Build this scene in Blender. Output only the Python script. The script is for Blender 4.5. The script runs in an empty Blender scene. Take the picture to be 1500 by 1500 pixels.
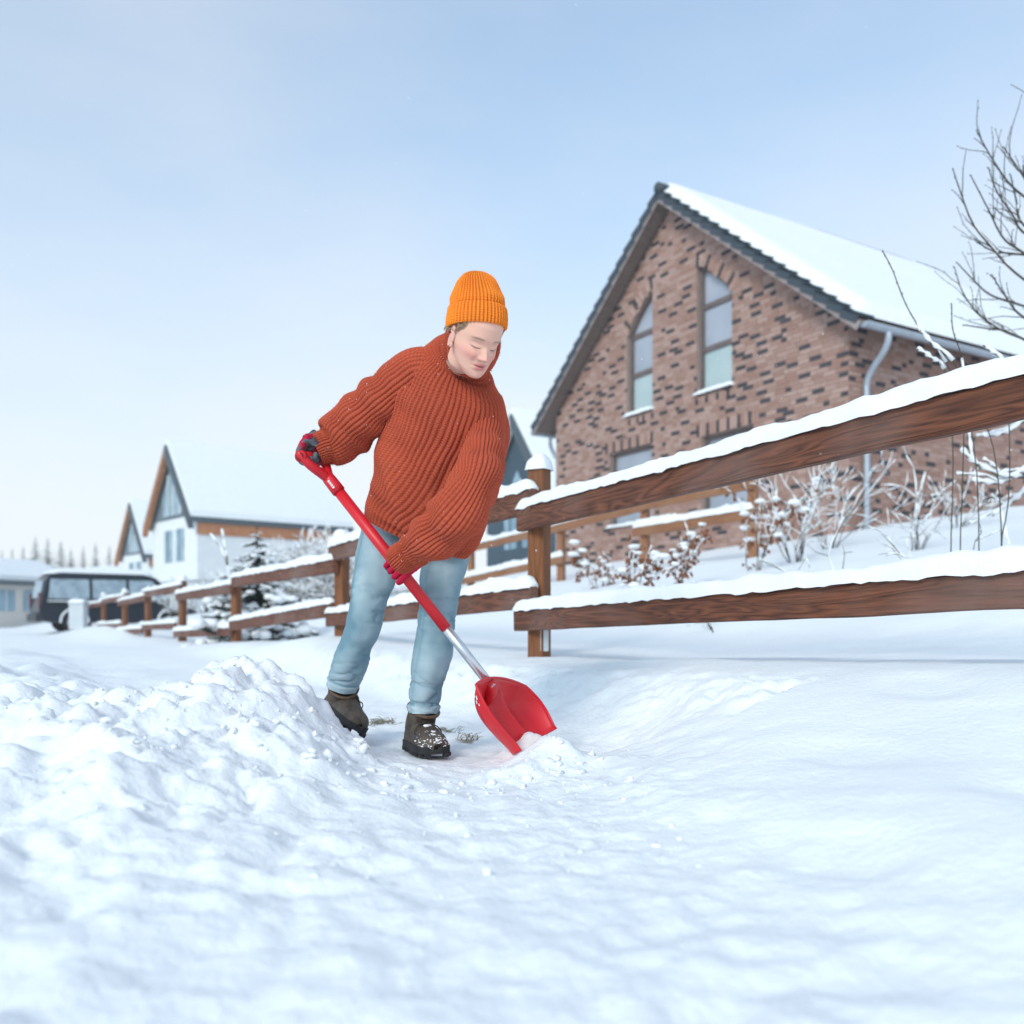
import bpy, math, random
import numpy as np
from mathutils import Vector, Matrix

# ------------------------------------------------------------------ camera, sky, sun, exposure
F = 1300.0          # focal length in pixels of a 1500 px wide frame
HOR = 900.0         # row of the horizon (the lens is shifted, the camera is level)
H = 0.465           # eye height over the cleared path
sc = bpy.context.scene
cam_d = bpy.data.cameras.new('camera'); cam = bpy.data.objects.new('camera', cam_d)
sc.collection.objects.link(cam); sc.camera = cam
cam.location = (0, 0, H); cam.rotation_euler = (math.radians(90), 0, 0)
cam_d.sensor_width = 36; cam_d.lens = 36 * F / 1500; cam_d.shift_y = (HOR - 750) / 1500
cam_d.clip_start = 0.05; cam_d.clip_end = 3000
cam_d.dof.use_dof = True; cam_d.dof.focus_distance = 2.78; cam_d.dof.aperture_fstop = 2.2

SUN_EL, SUN_AZ = math.radians(31), math.radians(208)   # azimuth clockwise from +Y: behind the camera, to the left
w = bpy.data.worlds.new('World'); sc.world = w; w.use_nodes = True
nt = w.node_tree; N = nt.nodes; LK = nt.links; N.clear()
out = N.new('ShaderNodeOutputWorld'); bg = N.new('ShaderNodeBackground'); bg.inputs[1].default_value = 0.1
sky = N.new('ShaderNodeTexSky'); sky.sky_type = 'NISHITA'; sky.sun_disc = False
sky.sun_elevation = SUN_EL; sky.sun_rotation = SUN_AZ; sky.air_density = 1.0; sky.dust_density = 1.5; sky.ozone_density = 2.0
tc = N.new('ShaderNodeTexCoord'); mp = N.new('ShaderNodeMapping'); mp.inputs['Scale'].default_value = (1.0, 1.0, 2.6)
nz = N.new('ShaderNodeTexNoise'); nz.inputs['Scale'].default_value = 1.5; nz.inputs['Detail'].default_value = 5; nz.inputs['Roughness'].default_value = .5
sx = N.new('ShaderNodeSeparateXYZ')
LK.new(tc.outputs['Generated'], mp.inputs[0]); LK.new(mp.outputs[0], nz.inputs['Vector']); LK.new(tc.outputs['Generated'], sx.inputs[0])
mr = N.new('ShaderNodeMapRange'); mr.inputs[1].default_value = 0.0; mr.inputs[2].default_value = .5; mr.inputs[3].default_value = 1.0; mr.inputs[4].default_value = .42
LK.new(sx.outputs[2], mr.inputs[0])
mr2 = N.new('ShaderNodeMapRange'); mr2.inputs[1].default_value = .35; mr2.inputs[2].default_value = .7; mr2.inputs[3].default_value = -.10; mr2.inputs[4].default_value = .14
LK.new(nz.outputs[0], mr2.inputs[0])
ad = N.new('ShaderNodeMath'); ad.operation = 'ADD'; ad.use_clamp = True
LK.new(mr.outputs[0], ad.inputs[0]); LK.new(mr2.outputs[0], ad.inputs[1])
mx = N.new('ShaderNodeMix'); mx.data_type = 'RGBA'
LK.new(ad.outputs[0], mx.inputs[0])
tint = N.new('ShaderNodeMix'); tint.data_type = 'RGBA'; tint.blend_type = 'MULTIPLY'; tint.inputs[0].default_value = 1
tint.inputs[7].default_value = (.90, 2.08, 2.4, 1)
LK.new(sky.outputs[0], tint.inputs[6])
LK.new(tint.outputs[2], mx.inputs[6])
mx.inputs[7].default_value = (8.6, 8.65, 8.75, 1)
LK.new(mx.outputs[2], bg.inputs[0]); LK.new(bg.outputs[0], out.inputs[0])

sd = bpy.data.lights.new('sun', 'SUN'); sun = bpy.data.objects.new('sun', sd); sc.collection.objects.link(sun)
sd.energy = 1.75; sd.angle = math.radians(18); sd.color = (1, .90, .82)
sun.rotation_euler = (math.radians(90) - SUN_EL, 0, -SUN_AZ + math.pi)
sun.location = (-10, -10, 20)
sc.view_settings.view_transform = 'Standard'; sc.view_settings.look = 'None'
sc.view_settings.exposure = 0.13; sc.view_settings.gamma = 1
sc.cycles.use_denoising = True
sc.cycles.max_bounces = 6; sc.cycles.volume_bounces = 3

# ------------------------------------------------------------------ helpers
rng = np.random.default_rng(7); random.seed(7)
COL = sc.collection
def W(px, py, Y): return np.array([(px - 750) / F * Y, Y, H - (py - HOR) / F * Y])
def unit(v): v = np.asarray(v, float); return v / np.linalg.norm(v)

_perm = np.random.default_rng(3).permutation(512)
def _hash(i, j, k): return _perm[(_perm[(_perm[i & 511] + j) & 511] + k) & 511] / 511.0
def noise3(x, y, z):
    x, y, z = np.broadcast_arrays(np.asarray(x, float), np.asarray(y, float), np.asarray(z, float))
    xi, yi, zi = np.floor(x).astype(int), np.floor(y).astype(int), np.floor(z).astype(int)
    xf, yf, zf = x - xi, y - yi, z - zi
    s = lambda t: t * t * t * (t * (t * 6 - 15) + 10)
    u, v, q = s(xf), s(yf), s(zf)
    r = 0
    for a in (0, 1):
        for b in (0, 1):
            for c in (0, 1):
                r = r + _hash(xi + a, yi + b, zi + c) * (u if a else 1 - u) * (v if b else 1 - v) * (q if c else 1 - q)
    return r * 2 - 1
def fbm(x, y, z=0.0, o=4, g=.5):
    r, a, f = 0, 1, 1
    for i in range(o):
        r = r + a * noise3(np.asarray(x) * f + 7.3 * i, np.asarray(y) * f + 3.1 * i, np.asarray(z) * f + 1.7 * i); a *= g; f *= 2.03
    return r
def chunks(x, y, f, seed=0):      # broken slabs: a random level per cell, creased at the borders
    x = np.asarray(x) * f + .35 * noise3(np.asarray(x) * f * .9, np.asarray(y) * f * .9, seed); y = np.asarray(y) * f + .35 * noise3(np.asarray(y) * f * .9, x, seed + 4)
    xi, yi = np.floor(x).astype(int), np.floor(y).astype(int); f1 = np.full(x.shape, 9.); f2 = f1.copy(); h = np.zeros(x.shape)
    for a in (-1, 0, 1):
        for b in (-1, 0, 1):
            cx, cy = xi + a, yi + b; jx, jy = _hash(cx, cy, 11 + seed), _hash(cx, cy, 23 + seed)
            dx, dy = x - cx - jx, y - cy - jy; dd = np.hypot(dx, dy)
            lev = _hash(cx, cy, 37 + seed) + .9 * (dx * (_hash(cx, cy, 41 + seed) - .5) + dy * (_hash(cx, cy, 53 + seed) - .5))
            n1 = dd < f1; f2 = np.where(n1, f1, np.minimum(f2, dd)); h = np.where(n1, lev, h); f1 = np.where(n1, dd, f1)
    e = np.clip((f2 - f1) / .28, 0, 1)
    return (h - .5) * e * (2 - e)
def sstep(a, b, x):
    t = np.clip((np.asarray(x, float) - a) / (b - a), 0, 1); return t * t * (3 - 2 * t)

def link(name, me, mat, parent=None, loc=None, smooth=True):
    if smooth and len(me.polygons): me.polygons.foreach_set('use_smooth', np.ones(len(me.polygons), bool))
    if mat is not None: me.materials.append(mat)
    o = bpy.data.objects.new(name, me); COL.objects.link(o)
    if parent is not None: o.parent = parent
    if loc is not None: o.location = loc
    return o
def tag(o, label, cat, group=None):
    o['label'] = label; o['category'] = cat
    if group: o['group'] = group
    return o
def thing(name, label, cat, loc=(0, 0, 0), group=None):
    o = bpy.data.objects.new(name, None); COL.objects.link(o); o.location = [float(c) for c in loc]; o.empty_display_size = .2
    return tag(o, label, cat, group)

class MB:
    def __init__(s): s.v = []; s.f = []; s.n = 0; s.c = []
    def add(s, V, Fc, c=None):
        V = np.asarray(V, float).reshape(-1, 3)
        s.v.append(V); s.f.extend([tuple(int(i) + s.n for i in f) for f in Fc]); s.n += len(V)
        s.c.append(np.full(len(V), 0.0 if c is None else c) if np.isscalar(c) or c is None else np.asarray(c, float))
        return s
    def box(s, c, sz, ax=None, col=None):
        c = np.asarray(c, float); h = np.asarray(sz, float) / 2
        A = np.eye(3) if ax is None else np.array(ax, float)
        P = [c + A[0] * h[0] * i + A[1] * h[1] * j + A[2] * h[2] * k for i in (-1, 1) for j in (-1, 1) for k in (-1, 1)]
        s.add(P, [(0, 1, 3, 2), (4, 6, 7, 5), (0, 4, 5, 1), (2, 3, 7, 6), (0, 2, 6, 4), (1, 5, 7, 3)], col); return s
    def tube(s, pts, rad, n=6, caps=True, col=None, flat=None):
        pts = np.asarray(pts, float); m = len(pts); rad = np.broadcast_to(np.asarray(rad, float), (m,))
        t = np.gradient(pts, axis=0); t /= np.linalg.norm(t, axis=1)[:, None] + 1e-12
        ref = np.array([0, 0, 1.]) if abs(t[:, 2]).mean() < .85 else np.array([0, 1., 0])
        V = []
        for i in range(m):
            a = unit(np.cross(t[i], ref) + 1e-9); b = np.cross(a, t[i])
            an = np.arange(n) / n * 2 * math.pi
            V.append(pts[i] + rad[i] * (np.cos(an)[:, None] * a + np.sin(an)[:, None] * b * (flat or 1)))
        V = np.concatenate(V); Fc = []
        for i in range(m - 1):
            for j in range(n):
                Fc.append((i * n + j, i * n + (j + 1) % n, (i + 1) * n + (j + 1) % n, (i + 1) * n + j))
        if caps: Fc += [tuple(range(n))[::-1], tuple(range((m - 1) * n, m * n))]
        s.add(V, Fc, col); return s
    def ball(s, c, r, nu=8, nv=6, jit=0, col=None):
        r = np.broadcast_to(np.asarray(r, float), (3,)); V = [np.array([0, 0, -1.])]
        for i in range(1, nv):
            p = math.pi * i / nv - math.pi / 2
            for j in range(nu):
                a = 2 * math.pi * j / nu; V.append(np.array([math.cos(p) * math.cos(a), math.cos(p) * math.sin(a), math.sin(p)]))
        V.append(np.array([0, 0, 1.])); V = np.array(V)
        if jit: V = V * (1 + jit * rng.uniform(-1, 1, (len(V), 1)))
        Fc = [(0, 1 + (j + 1) % nu, 1 + j) for j in range(nu)]
        for i in range(nv - 2):
            for j in range(nu):
                Fc.append((1 + i * nu + j, 1 + i * nu + (j + 1) % nu, 1 + (i + 1) * nu + (j + 1) % nu, 1 + (i + 1) * nu + j))
        L = len(V) - 1; b = 1 + (nv - 2) * nu
        Fc += [(L, b + j, b + (j + 1) % nu) for j in range(nu)]
        s.add(np.asarray(c) + V * r, Fc, col); return s
    def prism(s, poly, d, col=None):      # poly: list of 3-D points, d: extrusion vector
        P = np.asarray(poly, float); n = len(P); V = np.concatenate([P, P + np.asarray(d, float)])
        s.add(V, [tuple(range(n))[::-1], tuple(range(n, 2 * n))] + [(i, (i + 1) % n, n + (i + 1) % n, n + i) for i in range(n)], col); return s
    def build(s, name, mat, parent=None, loc=None, smooth=False, off=None):
        me = bpy.data.meshes.new(name)
        V = np.concatenate(s.v)
        if off is not None: V = V - np.asarray(off, float)
        me.from_pydata(V.tolist(), [], s.f); me.update()
        a = me.attributes.new('val', 'FLOAT', 'POINT'); a.data.foreach_set('value', np.concatenate(s.c).astype(np.float32))
        return link(name, me, mat, parent, loc, smooth)

def grid(name, P, mat, parent=None, close=False, uv=None, val=None, col=None, off=None, cap=False, smooth=True):
    P = np.asarray(P, float); n, m = P.shape[:2]
    if off is not None: P = P - np.asarray(off, float)
    idx = np.arange(n * m).reshape(n, m)
    if close: idx = np.concatenate([idx, idx[:, :1]], 1)
    q = np.stack([idx[:-1, :-1], idx[:-1, 1:], idx[1:, 1:], idx[1:, :-1]], -1).reshape(-1, 4)
    me = bpy.data.meshes.new(name)
    extra = ([list(range(m))[::-1], list(range((n - 1) * m, n * m))] if cap else [])
    if extra:
        me.from_pydata(P.reshape(-1, 3).tolist(), [], q.tolist() + extra)
    else:
        me.vertices.add(n * m); me.vertices.foreach_set('co', P.reshape(-1).astype(np.float32))
        me.loops.add(q.size); me.loops.foreach_set('vertex_index', q.reshape(-1).astype(np.int32))
        me.polygons.add(len(q)); me.polygons.foreach_set('loop_start', np.arange(0, q.size, 4, dtype=np.int32))
        me.polygons.foreach_set('loop_total', np.full(len(q), 4, np.int32))
    me.update(calc_edges=True); me.validate()
    if uv is not None:
        a = me.attributes.new('ruv', 'FLOAT_VECTOR', 'POINT')
        U = np.concatenate([uv, np.zeros(uv.shape[:2] + (1,))], -1) if uv.shape[-1] == 2 else uv
        a.data.foreach_set('vector', U.reshape(-1).astype(np.float32))
    if val is not None:
        a = me.attributes.new('val', 'FLOAT', 'POINT'); a.data.foreach_set('value', np.asarray(val, np.float32).reshape(-1))
    if col is not None:
        a = me.attributes.new('tint', 'FLOAT_COLOR', 'POINT')
        C = np.concatenate([col, np.ones(col.shape[:-1] + (1,))], -1); a.data.foreach_set('color', C.reshape(-1).astype(np.float32))
    return link(name, me, mat, parent, None, smooth)

def cr(pts, n):       # smooth resampling of a polyline (any dimension)
    P = np.asarray(pts, float); k = len(P); t = np.linspace(0, k - 1, n); i = np.clip(t.astype(int), 0, k - 2); f = (t - i)[:, None]
    p0 = P[np.maximum(i - 1, 0)]; p1 = P[i]; p2 = P[i + 1]; p3 = P[np.minimum(i + 2, k - 1)]
    return .5 * (2 * p1 + (p2 - p0) * f + (2 * p0 - 5 * p1 + 4 * p2 - p3) * f ** 2 + (3 * p1 - p0 - 3 * p2 + p3) * f ** 3)

def loft(keys, n, m, sq=2.0):
    """keys: rows of (x,y,z,half_width,half_depth); returns points (n,m,3), normals, arc length"""
    K = cr(keys, n); C = K[:, :3]; t = np.gradient(C, axis=0); t /= np.linalg.norm(t, axis=1)[:, None]
    l = np.cross(t, np.array([0, 1., 0])); l /= np.linalg.norm(l, axis=1)[:, None]; d = np.cross(l, t)
    a = np.linspace(0, 2 * math.pi, m, endpoint=False)
    ca, sa = np.cos(a), np.sin(a); e = 2 / sq
    ca = np.sign(ca) * abs(ca) ** e; sa = np.sign(sa) * abs(sa) ** e
    off = K[:, None, 3:4] * ca[None, :, None] * l[:, None] + K[:, None, 4:5] * sa[None, :, None] * d[:, None]
    P = C[:, None] + off
    nn = ca[None, :, None] * l[:, None] / K[:, None, 3:4] + sa[None, :, None] * d[:, None] / K[:, None, 4:5]
    nn /= np.linalg.norm(nn, axis=2)[..., None]
    s = np.concatenate([[0], np.cumsum(np.linalg.norm(np.diff(C, axis=0), axis=1))])
    return P, nn, s

# ------------------------------------------------------------------ materials
def newmat(name):
    m = bpy.data.materials.new(name); m.use_nodes = True
    return m, m.node_tree, m.node_tree.nodes['Principled BSDF']
def P_(name, c1, c2=None, scale=8, rough=.7, bump=0, bscale=60, stretch=(1, 1, 1), spec=.3, metal=0, detail=4, lo=.35, hi=.65, sheen=0):
    m, t, b = newmat(name); b.inputs['Roughness'].default_value = rough; b.inputs['Specular IOR Level'].default_value = spec
    b.inputs['Metallic'].default_value = metal; b.inputs['Base Color'].default_value = (*c1, 1)
    if sheen: b.inputs['Sheen Weight'].default_value = sheen
    tcn = t.nodes.new('ShaderNodeTexCoord'); mpn = t.nodes.new('ShaderNodeMapping'); mpn.inputs['Scale'].default_value = stretch
    t.links.new(tcn.outputs['Object'], mpn.inputs[0])
    if c2 is not None:
        n = t.nodes.new('ShaderNodeTexNoise'); n.inputs['Scale'].default_value = scale; n.inputs['Detail'].default_value = detail
        t.links.new(mpn.outputs[0], n.inputs['Vector'])
        r = t.nodes.new('ShaderNodeValToRGB'); r.color_ramp.elements[0].position = lo; r.color_ramp.elements[1].position = hi
        r.color_ramp.elements[0].color = (*c1, 1); r.color_ramp.elements[1].color = (*c2, 1)
        t.links.new(n.outputs[0], r.inputs[0]); t.links.new(r.outputs[0], b.inputs['Base Color'])
    if bump:
        n = t.nodes.new('ShaderNodeTexNoise'); n.inputs['Scale'].default_value = bscale; n.inputs['Detail'].default_value = 5
        t.links.new(mpn.outputs[0], n.inputs['Vector'])
        bp = t.nodes.new('ShaderNodeBump'); bp.inputs['Strength'].default_value = bump; bp.inputs['Distance'].default_value = .01
        t.links.new(n.outputs[0], bp.inputs['Height']); t.links.new(bp.outputs[0], b.inputs['Normal'])
    return m
SNOW = P_('snow', (.86, .87, .88), (.82, .835, .855), 6, .55, .35, 90, spec=.25)
SNOWG = P_('snow_ground', (.87, .88, .89), (.83, .845, .865), 1.2, .6, .5, 55, spec=.2)
SNOWF = P_('snow_plain', (.85, .86, .875), rough=.7, spec=.2)
def add_dirt(m):      # exposed turf and soil where the attribute 'val' says so
    t = m.node_tree; b = t.nodes['Principled BSDF']; src = b.inputs['Base Color'].links[0].from_socket
    a = t.nodes.new('ShaderNodeAttribute'); a.attribute_name = 'val'
    x = t.nodes.new('ShaderNodeMix'); x.data_type = 'RGBA'; x.inputs[7].default_value = (.20, .17, .12, 1)
    t.links.new(a.outputs['Fac'], x.inputs[0]); t.links.new(src, x.inputs[6]); t.links.new(x.outputs[2], b.inputs['Base Color'])
add_dirt(SNOWG)

def wood(name, ca, cb, cc, grain=1.0):
    m, t, b = newmat(name); b.inputs['Roughness'].default_value = .65; b.inputs['Specular IOR Level'].default_value = .3
    tcn = t.nodes.new('ShaderNodeTexCoord'); oi = t.nodes.new('ShaderNodeObjectInfo')
    ofs = t.nodes.new('ShaderNodeVectorMath'); ofs.operation = 'ADD'; sc_ = t.nodes.new('ShaderNodeVectorMath'); sc_.operation = 'SCALE'
    cb_ = t.nodes.new('ShaderNodeCombineXYZ')
    for i in range(3): t.links.new(oi.outputs['Random'], cb_.inputs[i])
    t.links.new(cb_.outputs[0], sc_.inputs[0]); sc_.inputs['Scale'].default_value = 9.0
    t.links.new(tcn.outputs['Object'], ofs.inputs[0]); t.links.new(sc_.outputs[0], ofs.inputs[1])
    mpn = t.nodes.new('ShaderNodeMapping'); mpn.inputs['Scale'].default_value = (.55, 5, 5)
    t.links.new(ofs.outputs[0], mpn.inputs[0])
    n1 = t.nodes.new('ShaderNodeTexNoise'); n1.inputs['Scale'].default_value = 2.2; n1.inputs['Detail'].default_value = 2; n1.inputs['Distortion'].default_value = .6
    t.links.new(mpn.outputs[0], n1.inputs['Vector'])
    mu = t.nodes.new('ShaderNodeMath'); mu.operation = 'MULTIPLY'; mu.inputs[1].default_value = 14 * grain; t.links.new(n1.outputs[0], mu.inputs[0])
    fr = t.nodes.new('ShaderNodeMath'); fr.operation = 'PINGPONG'; fr.inputs[1].default_value = 1; t.links.new(mu.outputs[0], fr.inputs[0])
    n2 = t.nodes.new('ShaderNodeTexNoise'); n2.inputs['Scale'].default_value = 14; n2.inputs['Detail'].default_value = 6; t.links.new(mpn.outputs[0], n2.inputs['Vector'])
    n3 = t.nodes.new('ShaderNodeTexNoise'); n3.inputs['Scale'].default_value = 1.6; n3.inputs['Detail'].default_value = 4; t.links.new(ofs.outputs[0], n3.inputs['Vector'])
    m4 = t.nodes.new('ShaderNodeMapping'); m4.inputs['Scale'].default_value = (2.5, 60, 60); t.links.new(ofs.outputs[0], m4.inputs[0])
    n4 = t.nodes.new('ShaderNodeTexNoise'); n4.inputs['Scale'].default_value = 2.5; n4.inputs['Detail'].default_value = 4; t.links.new(m4.outputs[0], n4.inputs['Vector'])
    r1 = t.nodes.new('ShaderNodeValToRGB'); r1.color_ramp.elements[0].color = (*ca, 1); r1.color_ramp.elements[1].color = (*cb, 1)
    av = t.nodes.new('ShaderNodeMath'); av.operation = 'ADD'; t.links.new(fr.outputs[0], av.inputs[0]); t.links.new(n2.outputs[0], av.inputs[1])
    a5 = t.nodes.new('ShaderNodeMath'); a5.operation = 'MULTIPLY_ADD'; a5.inputs[1].default_value = 1.6; t.links.new(n4.outputs[0], a5.inputs[0]); t.links.new(av.outputs[0], a5.inputs[2])
    hv = t.nodes.new('ShaderNodeMath'); hv.operation = 'MULTIPLY_ADD'; hv.inputs[1].default_value = .5; hv.inputs[2].default_value = -.38; t.links.new(a5.outputs[0], hv.inputs[0])
    t.links.new(hv.outputs[0], r1.inputs[0])
    x = t.nodes.new('ShaderNodeMix'); x.data_type = 'RGBA'; x.inputs[7].default_value = (*cc, 1)
    r3 = t.nodes.new('ShaderNodeMapRange'); r3.inputs[1].default_value = .45; r3.inputs[2].default_value = .68; r3.inputs[4].default_value = .8; t.links.new(n3.outputs[0], r3.inputs[0])
    t.links.new(r3.outputs[0], x.inputs[0]); t.links.new(r1.outputs[0], x.inputs[6]); t.links.new(x.outputs[2], b.inputs['Base Color'])
    bp = t.nodes.new('ShaderNodeBump'); bp.inputs['Strength'].default_value = .9; bp.inputs['Distance'].default_value = .006
    t.links.new(hv.outputs[0], bp.inputs['Height']); t.links.new(bp.outputs[0], b.inputs['Normal'])
    return m
RAILW = wood('rail_wood', (.026, .012, .008), (.24, .082, .042), (.20, .125, .105), 1.5)
POSTW = wood('post_wood', (.12, .042, .016), (.27, .10, .036), (.19, .085, .045), .6)
BEAMW = wood('beam_wood', (.20, .085, .04), (.33, .15, .075), (.3, .16, .09), .5)

# ------------------------------------------------------------------ the ground, one sheet of snow
FU = unit([-758 / F, 1.0]); FN = np.array([FU[1], -FU[0]])      # along the fence (away, left) and across it (towards the garden)
AX, AY = 40 / F * 4.9, 4.9                                       # foot of the nearest post
def fy(px):           # depth of the fence line on that column
    k = (px - 750) / F; m = FU[0] / FU[1]
    return (AX - m * AY) / (k - m)
def terrain(x, y, detail=True):
    x = np.asarray(x, float); y = np.asarray(y, float)
    rx, ry = x - AX, y - AY
    t = rx * FU[0] + ry * FU[1]; d = rx * FN[0] + ry * FN[1]
    zf = np.interp(t, [-8, -3, 0, 3.3, 7.1, 11, 14.5, 18, 22, 27, 60, 120], [.47, .34, .235, .27, .11, .03, .03, .14, .2, .1, .2, 1.0])
    rl = np.interp(t, [-8, -3, 0, 5, 14, 27, 60, 120], [.17, .15, .16, .10, -.12, -.17, -.2, 0.4])
    dd = np.maximum(d - .4, 0)
    gard = np.where(dd < 9.5, .182 * dd * sstep(0, 2.0, dd) , .182 * 9.5 + .03 * (np.minimum(dd, 60) - 9.5))
    left = sstep(12, 26, t)
    z = np.where(d > 0, zf + gard * (1 - .25 * left), rl + (zf - rl) * sstep(-1.0, 0, d))
    z = z + sstep(25, 110, -d) * 1.0
    # the cleared path and the low, churned snow before it; uncut snow stands to the right
    wob = .06 * fbm(x * 2.6, y * 2.6, 5, 3) if detail else 0
    xb = np.interp(y, [0, 1.0, 2.0, 2.5, 2.75, 3.0, 3.25, 3.5], [.55, .36, .22, .17, .20, .36, .75, 6.0])
    right = sstep(-.08, .62, x - xb + wob * .7)
    e1 = (1 - sstep(-.85, -.36, d + wob * .6)) * (1 - right) * (1 - sstep(5, 9, t))
    lowz = .012 + .03 * sstep(2.5, 1.4, y) + .10 * sstep(-1.9, -2.7, d) * sstep(-1.3, 0.5, t)
    lowz = np.where(x < -1.2, lowz + (rl * .8 - lowz) * sstep(-1.2, -2.4, x) * sstep(-1.9, -2.5, d), lowz)
    z = z * (1 - e1) + lowz * e1
    far = np.hypot(x, y)
    if not detail: return z
    def mound(cx, cy, a, b, h, ang=0, p=1.0):
        c, s_ = math.cos(ang), math.sin(ang); u = ((x - cx) * c + (y - cy) * s_) / a; v = (-(x - cx) * s_ + (y - cy) * c) / b
        return h * np.exp(-(u * u + v * v) ** p)
    # heap of shovelled snow: a ridge with a long apron towards the road
    rx_ = [-4, -2.6, -1.85, -1.41, -1.25, -.907, -.80, -.66, -.615, -.5, -.40, -.277, -.09, .2]
    rz = np.interp(x, rx_, [0, .08, .15, .20, .23, .272, .282, .268, .235, .145, .064, .02, 0, 0]); ry_ = np.interp(x, rx_, [2.3, 2.4, 2.45, 2.45, 2.5, 2.65, 2.7, 2.68, 2.66, 2.58, 2.5, 2.4, 2.3, 2.3])
    dy = y - ry_ + .05 * fbm(x * 3, y * 3, 7, 2)
    pile = rz * np.where(dy < 0, np.exp(-(np.abs(dy) / .95) ** 1.4), np.exp(-(dy / (.26 + .25 * sstep(-.9, -1.6, x))) ** 2))
    pile = pile + mound(.09, 2.78, .11, .12, .065) + mound(.13, 2.62, .12, .09, .05) + mound(.04, 2.5, .10, .07, .03)
    pm = np.clip(pile / .10, 0, 1)
    z = z + pile * (1 + .12 * fbm(x * 3.1, y * 3.1, 2, 2))
    low = sstep(.75, .1, x - .15 * y * 0) * sstep(3.0, 2.45, y)
    rough = np.clip(np.maximum(pm, .42 * low * (1 - right)) + .25 * right * sstep(.9, .3, x), 0, 1)
    lump = np.abs(fbm(x * 6.5, y * 6.5, 1, 4, .55)) - .25
    fine = fbm(x * 22, y * 22, 3, 4, .6)
    near = 1 - sstep(5, 9, far)
    z = z + near * rough * ((.034 * lump + .010 * fbm(x * 10, y * 10, 9, 2)) * (.3 + .9 * sstep(-.5, .5, fbm(x * 1.9, y * 1.9, 12, 2))) + .009 * fine + sstep(.1, .6, rough) * (.034 * chunks(x, y, 7.5) + .020 * chunks(x, y, 17, 3)))
    z = z + near * (1 - rough) * .004 * fbm(x * 6, y * 6, 2, 3) + .02 * fbm(x * .9, y * .9, 4, 3) * sstep(1, 4, far)
    z = z + near * e1 * (1 - rough) * .006 * fbm(x * 14, y * 14, 8, 3)
    # the cut face towards the fence is crumbly
    z = z + near * .02 * fbm(x * 13, y * 13, 4, 3) * np.exp(-((d + .5) / .16) ** 2) * (t > -2.2)
    ch = sstep(-.3, -1.1, x) * sstep(-1.2, -2.0, d) * (1 - sstep(9, 16, far))
    z = z + ch * (.04 * chunks(x, y, 4.5, 7) + .045 * (np.abs(fbm(x * 2.6, y * 2.6, 21, 4, .55)) - .25) + .018 * fbm(x * 8, y * 8, 5, 3))
    # churned, half-trodden snow on the road to the left
    z = z + .04 * fbm(x * 1.7, y * 1.7, 6, 4) * sstep(-.4, -1.6, x) * sstep(-1.8, -2.6, d) * (1 - sstep(14, 25, far))
    # old footprints under new snow at the right
    for (cx, cy, a) in ((.78, 2.05, .3), (.98, 1.55, .8), (.52, 1.45, .5), (1.15, 2.5, .2)):
        c, s_ = math.cos(a), math.sin(a); u = ((x - cx) * c + (y - cy) * s_) / .10; v = (-(x - cx) * s_ + (y - cy) * c) / .17
        z = z - .016 * np.exp(-(u * u + v * v) ** 2)
    z = z + .9 * fbm(x * .02, y * .02, 1, 3) * sstep(40, 140, far) + 4.6 * sstep(72, 112, y) * sstep(-25, -45, x)
    return z
def tz(x, y, detail=True): return float(terrain(np.array([x]), np.array([y]), detail)[0])

def axis_pts(lo, hi, d0, grow, c0, c1):
    a = [c0]; s = d0
    while a[-1] > lo: a.append(a[-1] - s); s *= grow
    b = [c1]; s = d0
    while b[-1] < hi: b.append(b[-1] + s); s *= grow
    return np.array(sorted(a[1:]) + list(np.arange(c0, c1, d0)) + b)
gx = axis_pts(-240, 240, .0125, 1.045, -1.9, 1.7); gy = axis_pts(-6, 300, .0125, 1.035, .9, 3.9)
GX, GY = np.meshgrid(gx, gy)
GZ = terrain(GX, GY)
dirt = np.zeros_like(GX)
for (px, py, r) in ((552, 1052, .06), (574, 1054, .035), (684, 1074, .05), (660, 1062, .03), (645, 1060, .03)):
    Yd = (H - .02) * F / (py - HOR); Xd = (px - 750) / F * Yd
    rr = np.hypot(GX - Xd, (GY - Yd) * .55) / r
    dirt = np.maximum(dirt, np.clip((1.0 - rr) * 2.0 + 1.3 * fbm(GX * 38, GY * 30, 2, 3), 0, 1) * (rr < 1.5) * (GZ < .07))
g = grid('snow_ground', np.stack([GX, GY, GZ], -1), SNOWG, val=dirt * .9)
g['kind'] = 'structure'

# loose clods of shovelled snow
mb = MB()
for i in range(760):
    if i < 560: x, y = rng.normal(-.8, .42), rng.normal(2.25, .42)
    elif i < 680: x, y = rng.uniform(-.5, .35), rng.uniform(1.4, 2.5)
    else: x, y = rng.normal(.1, .12), rng.normal(2.52, .08)
    if y < 1.3 or (x > -.42 and y > 2.52 and x < .0): continue
    r = (.003 + .010 * rng.random() ** 4) * (1 if y > 2.05 else .55)
    n0 = mb.n; mb.ball((0, 0, 0), (r * rng.uniform(.8, 1.5), r * rng.uniform(.8, 1.3), r * rng.uniform(.6, 1)), 9, 7, .1)
    Vb = mb.v[-1]; Vb *= (1 + .8 * fbm(Vb[:, 0] / r * .9 + i, Vb[:, 1] / r * .9, Vb[:, 2] / r * .9, 2))[:, None]; mb.v[-1] = Vb + np.array([x, y, tz(x, y) + r * .05])
o = mb.build('snow_clods', SNOW, smooth=True); o['kind'] = 'stuff'

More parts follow.
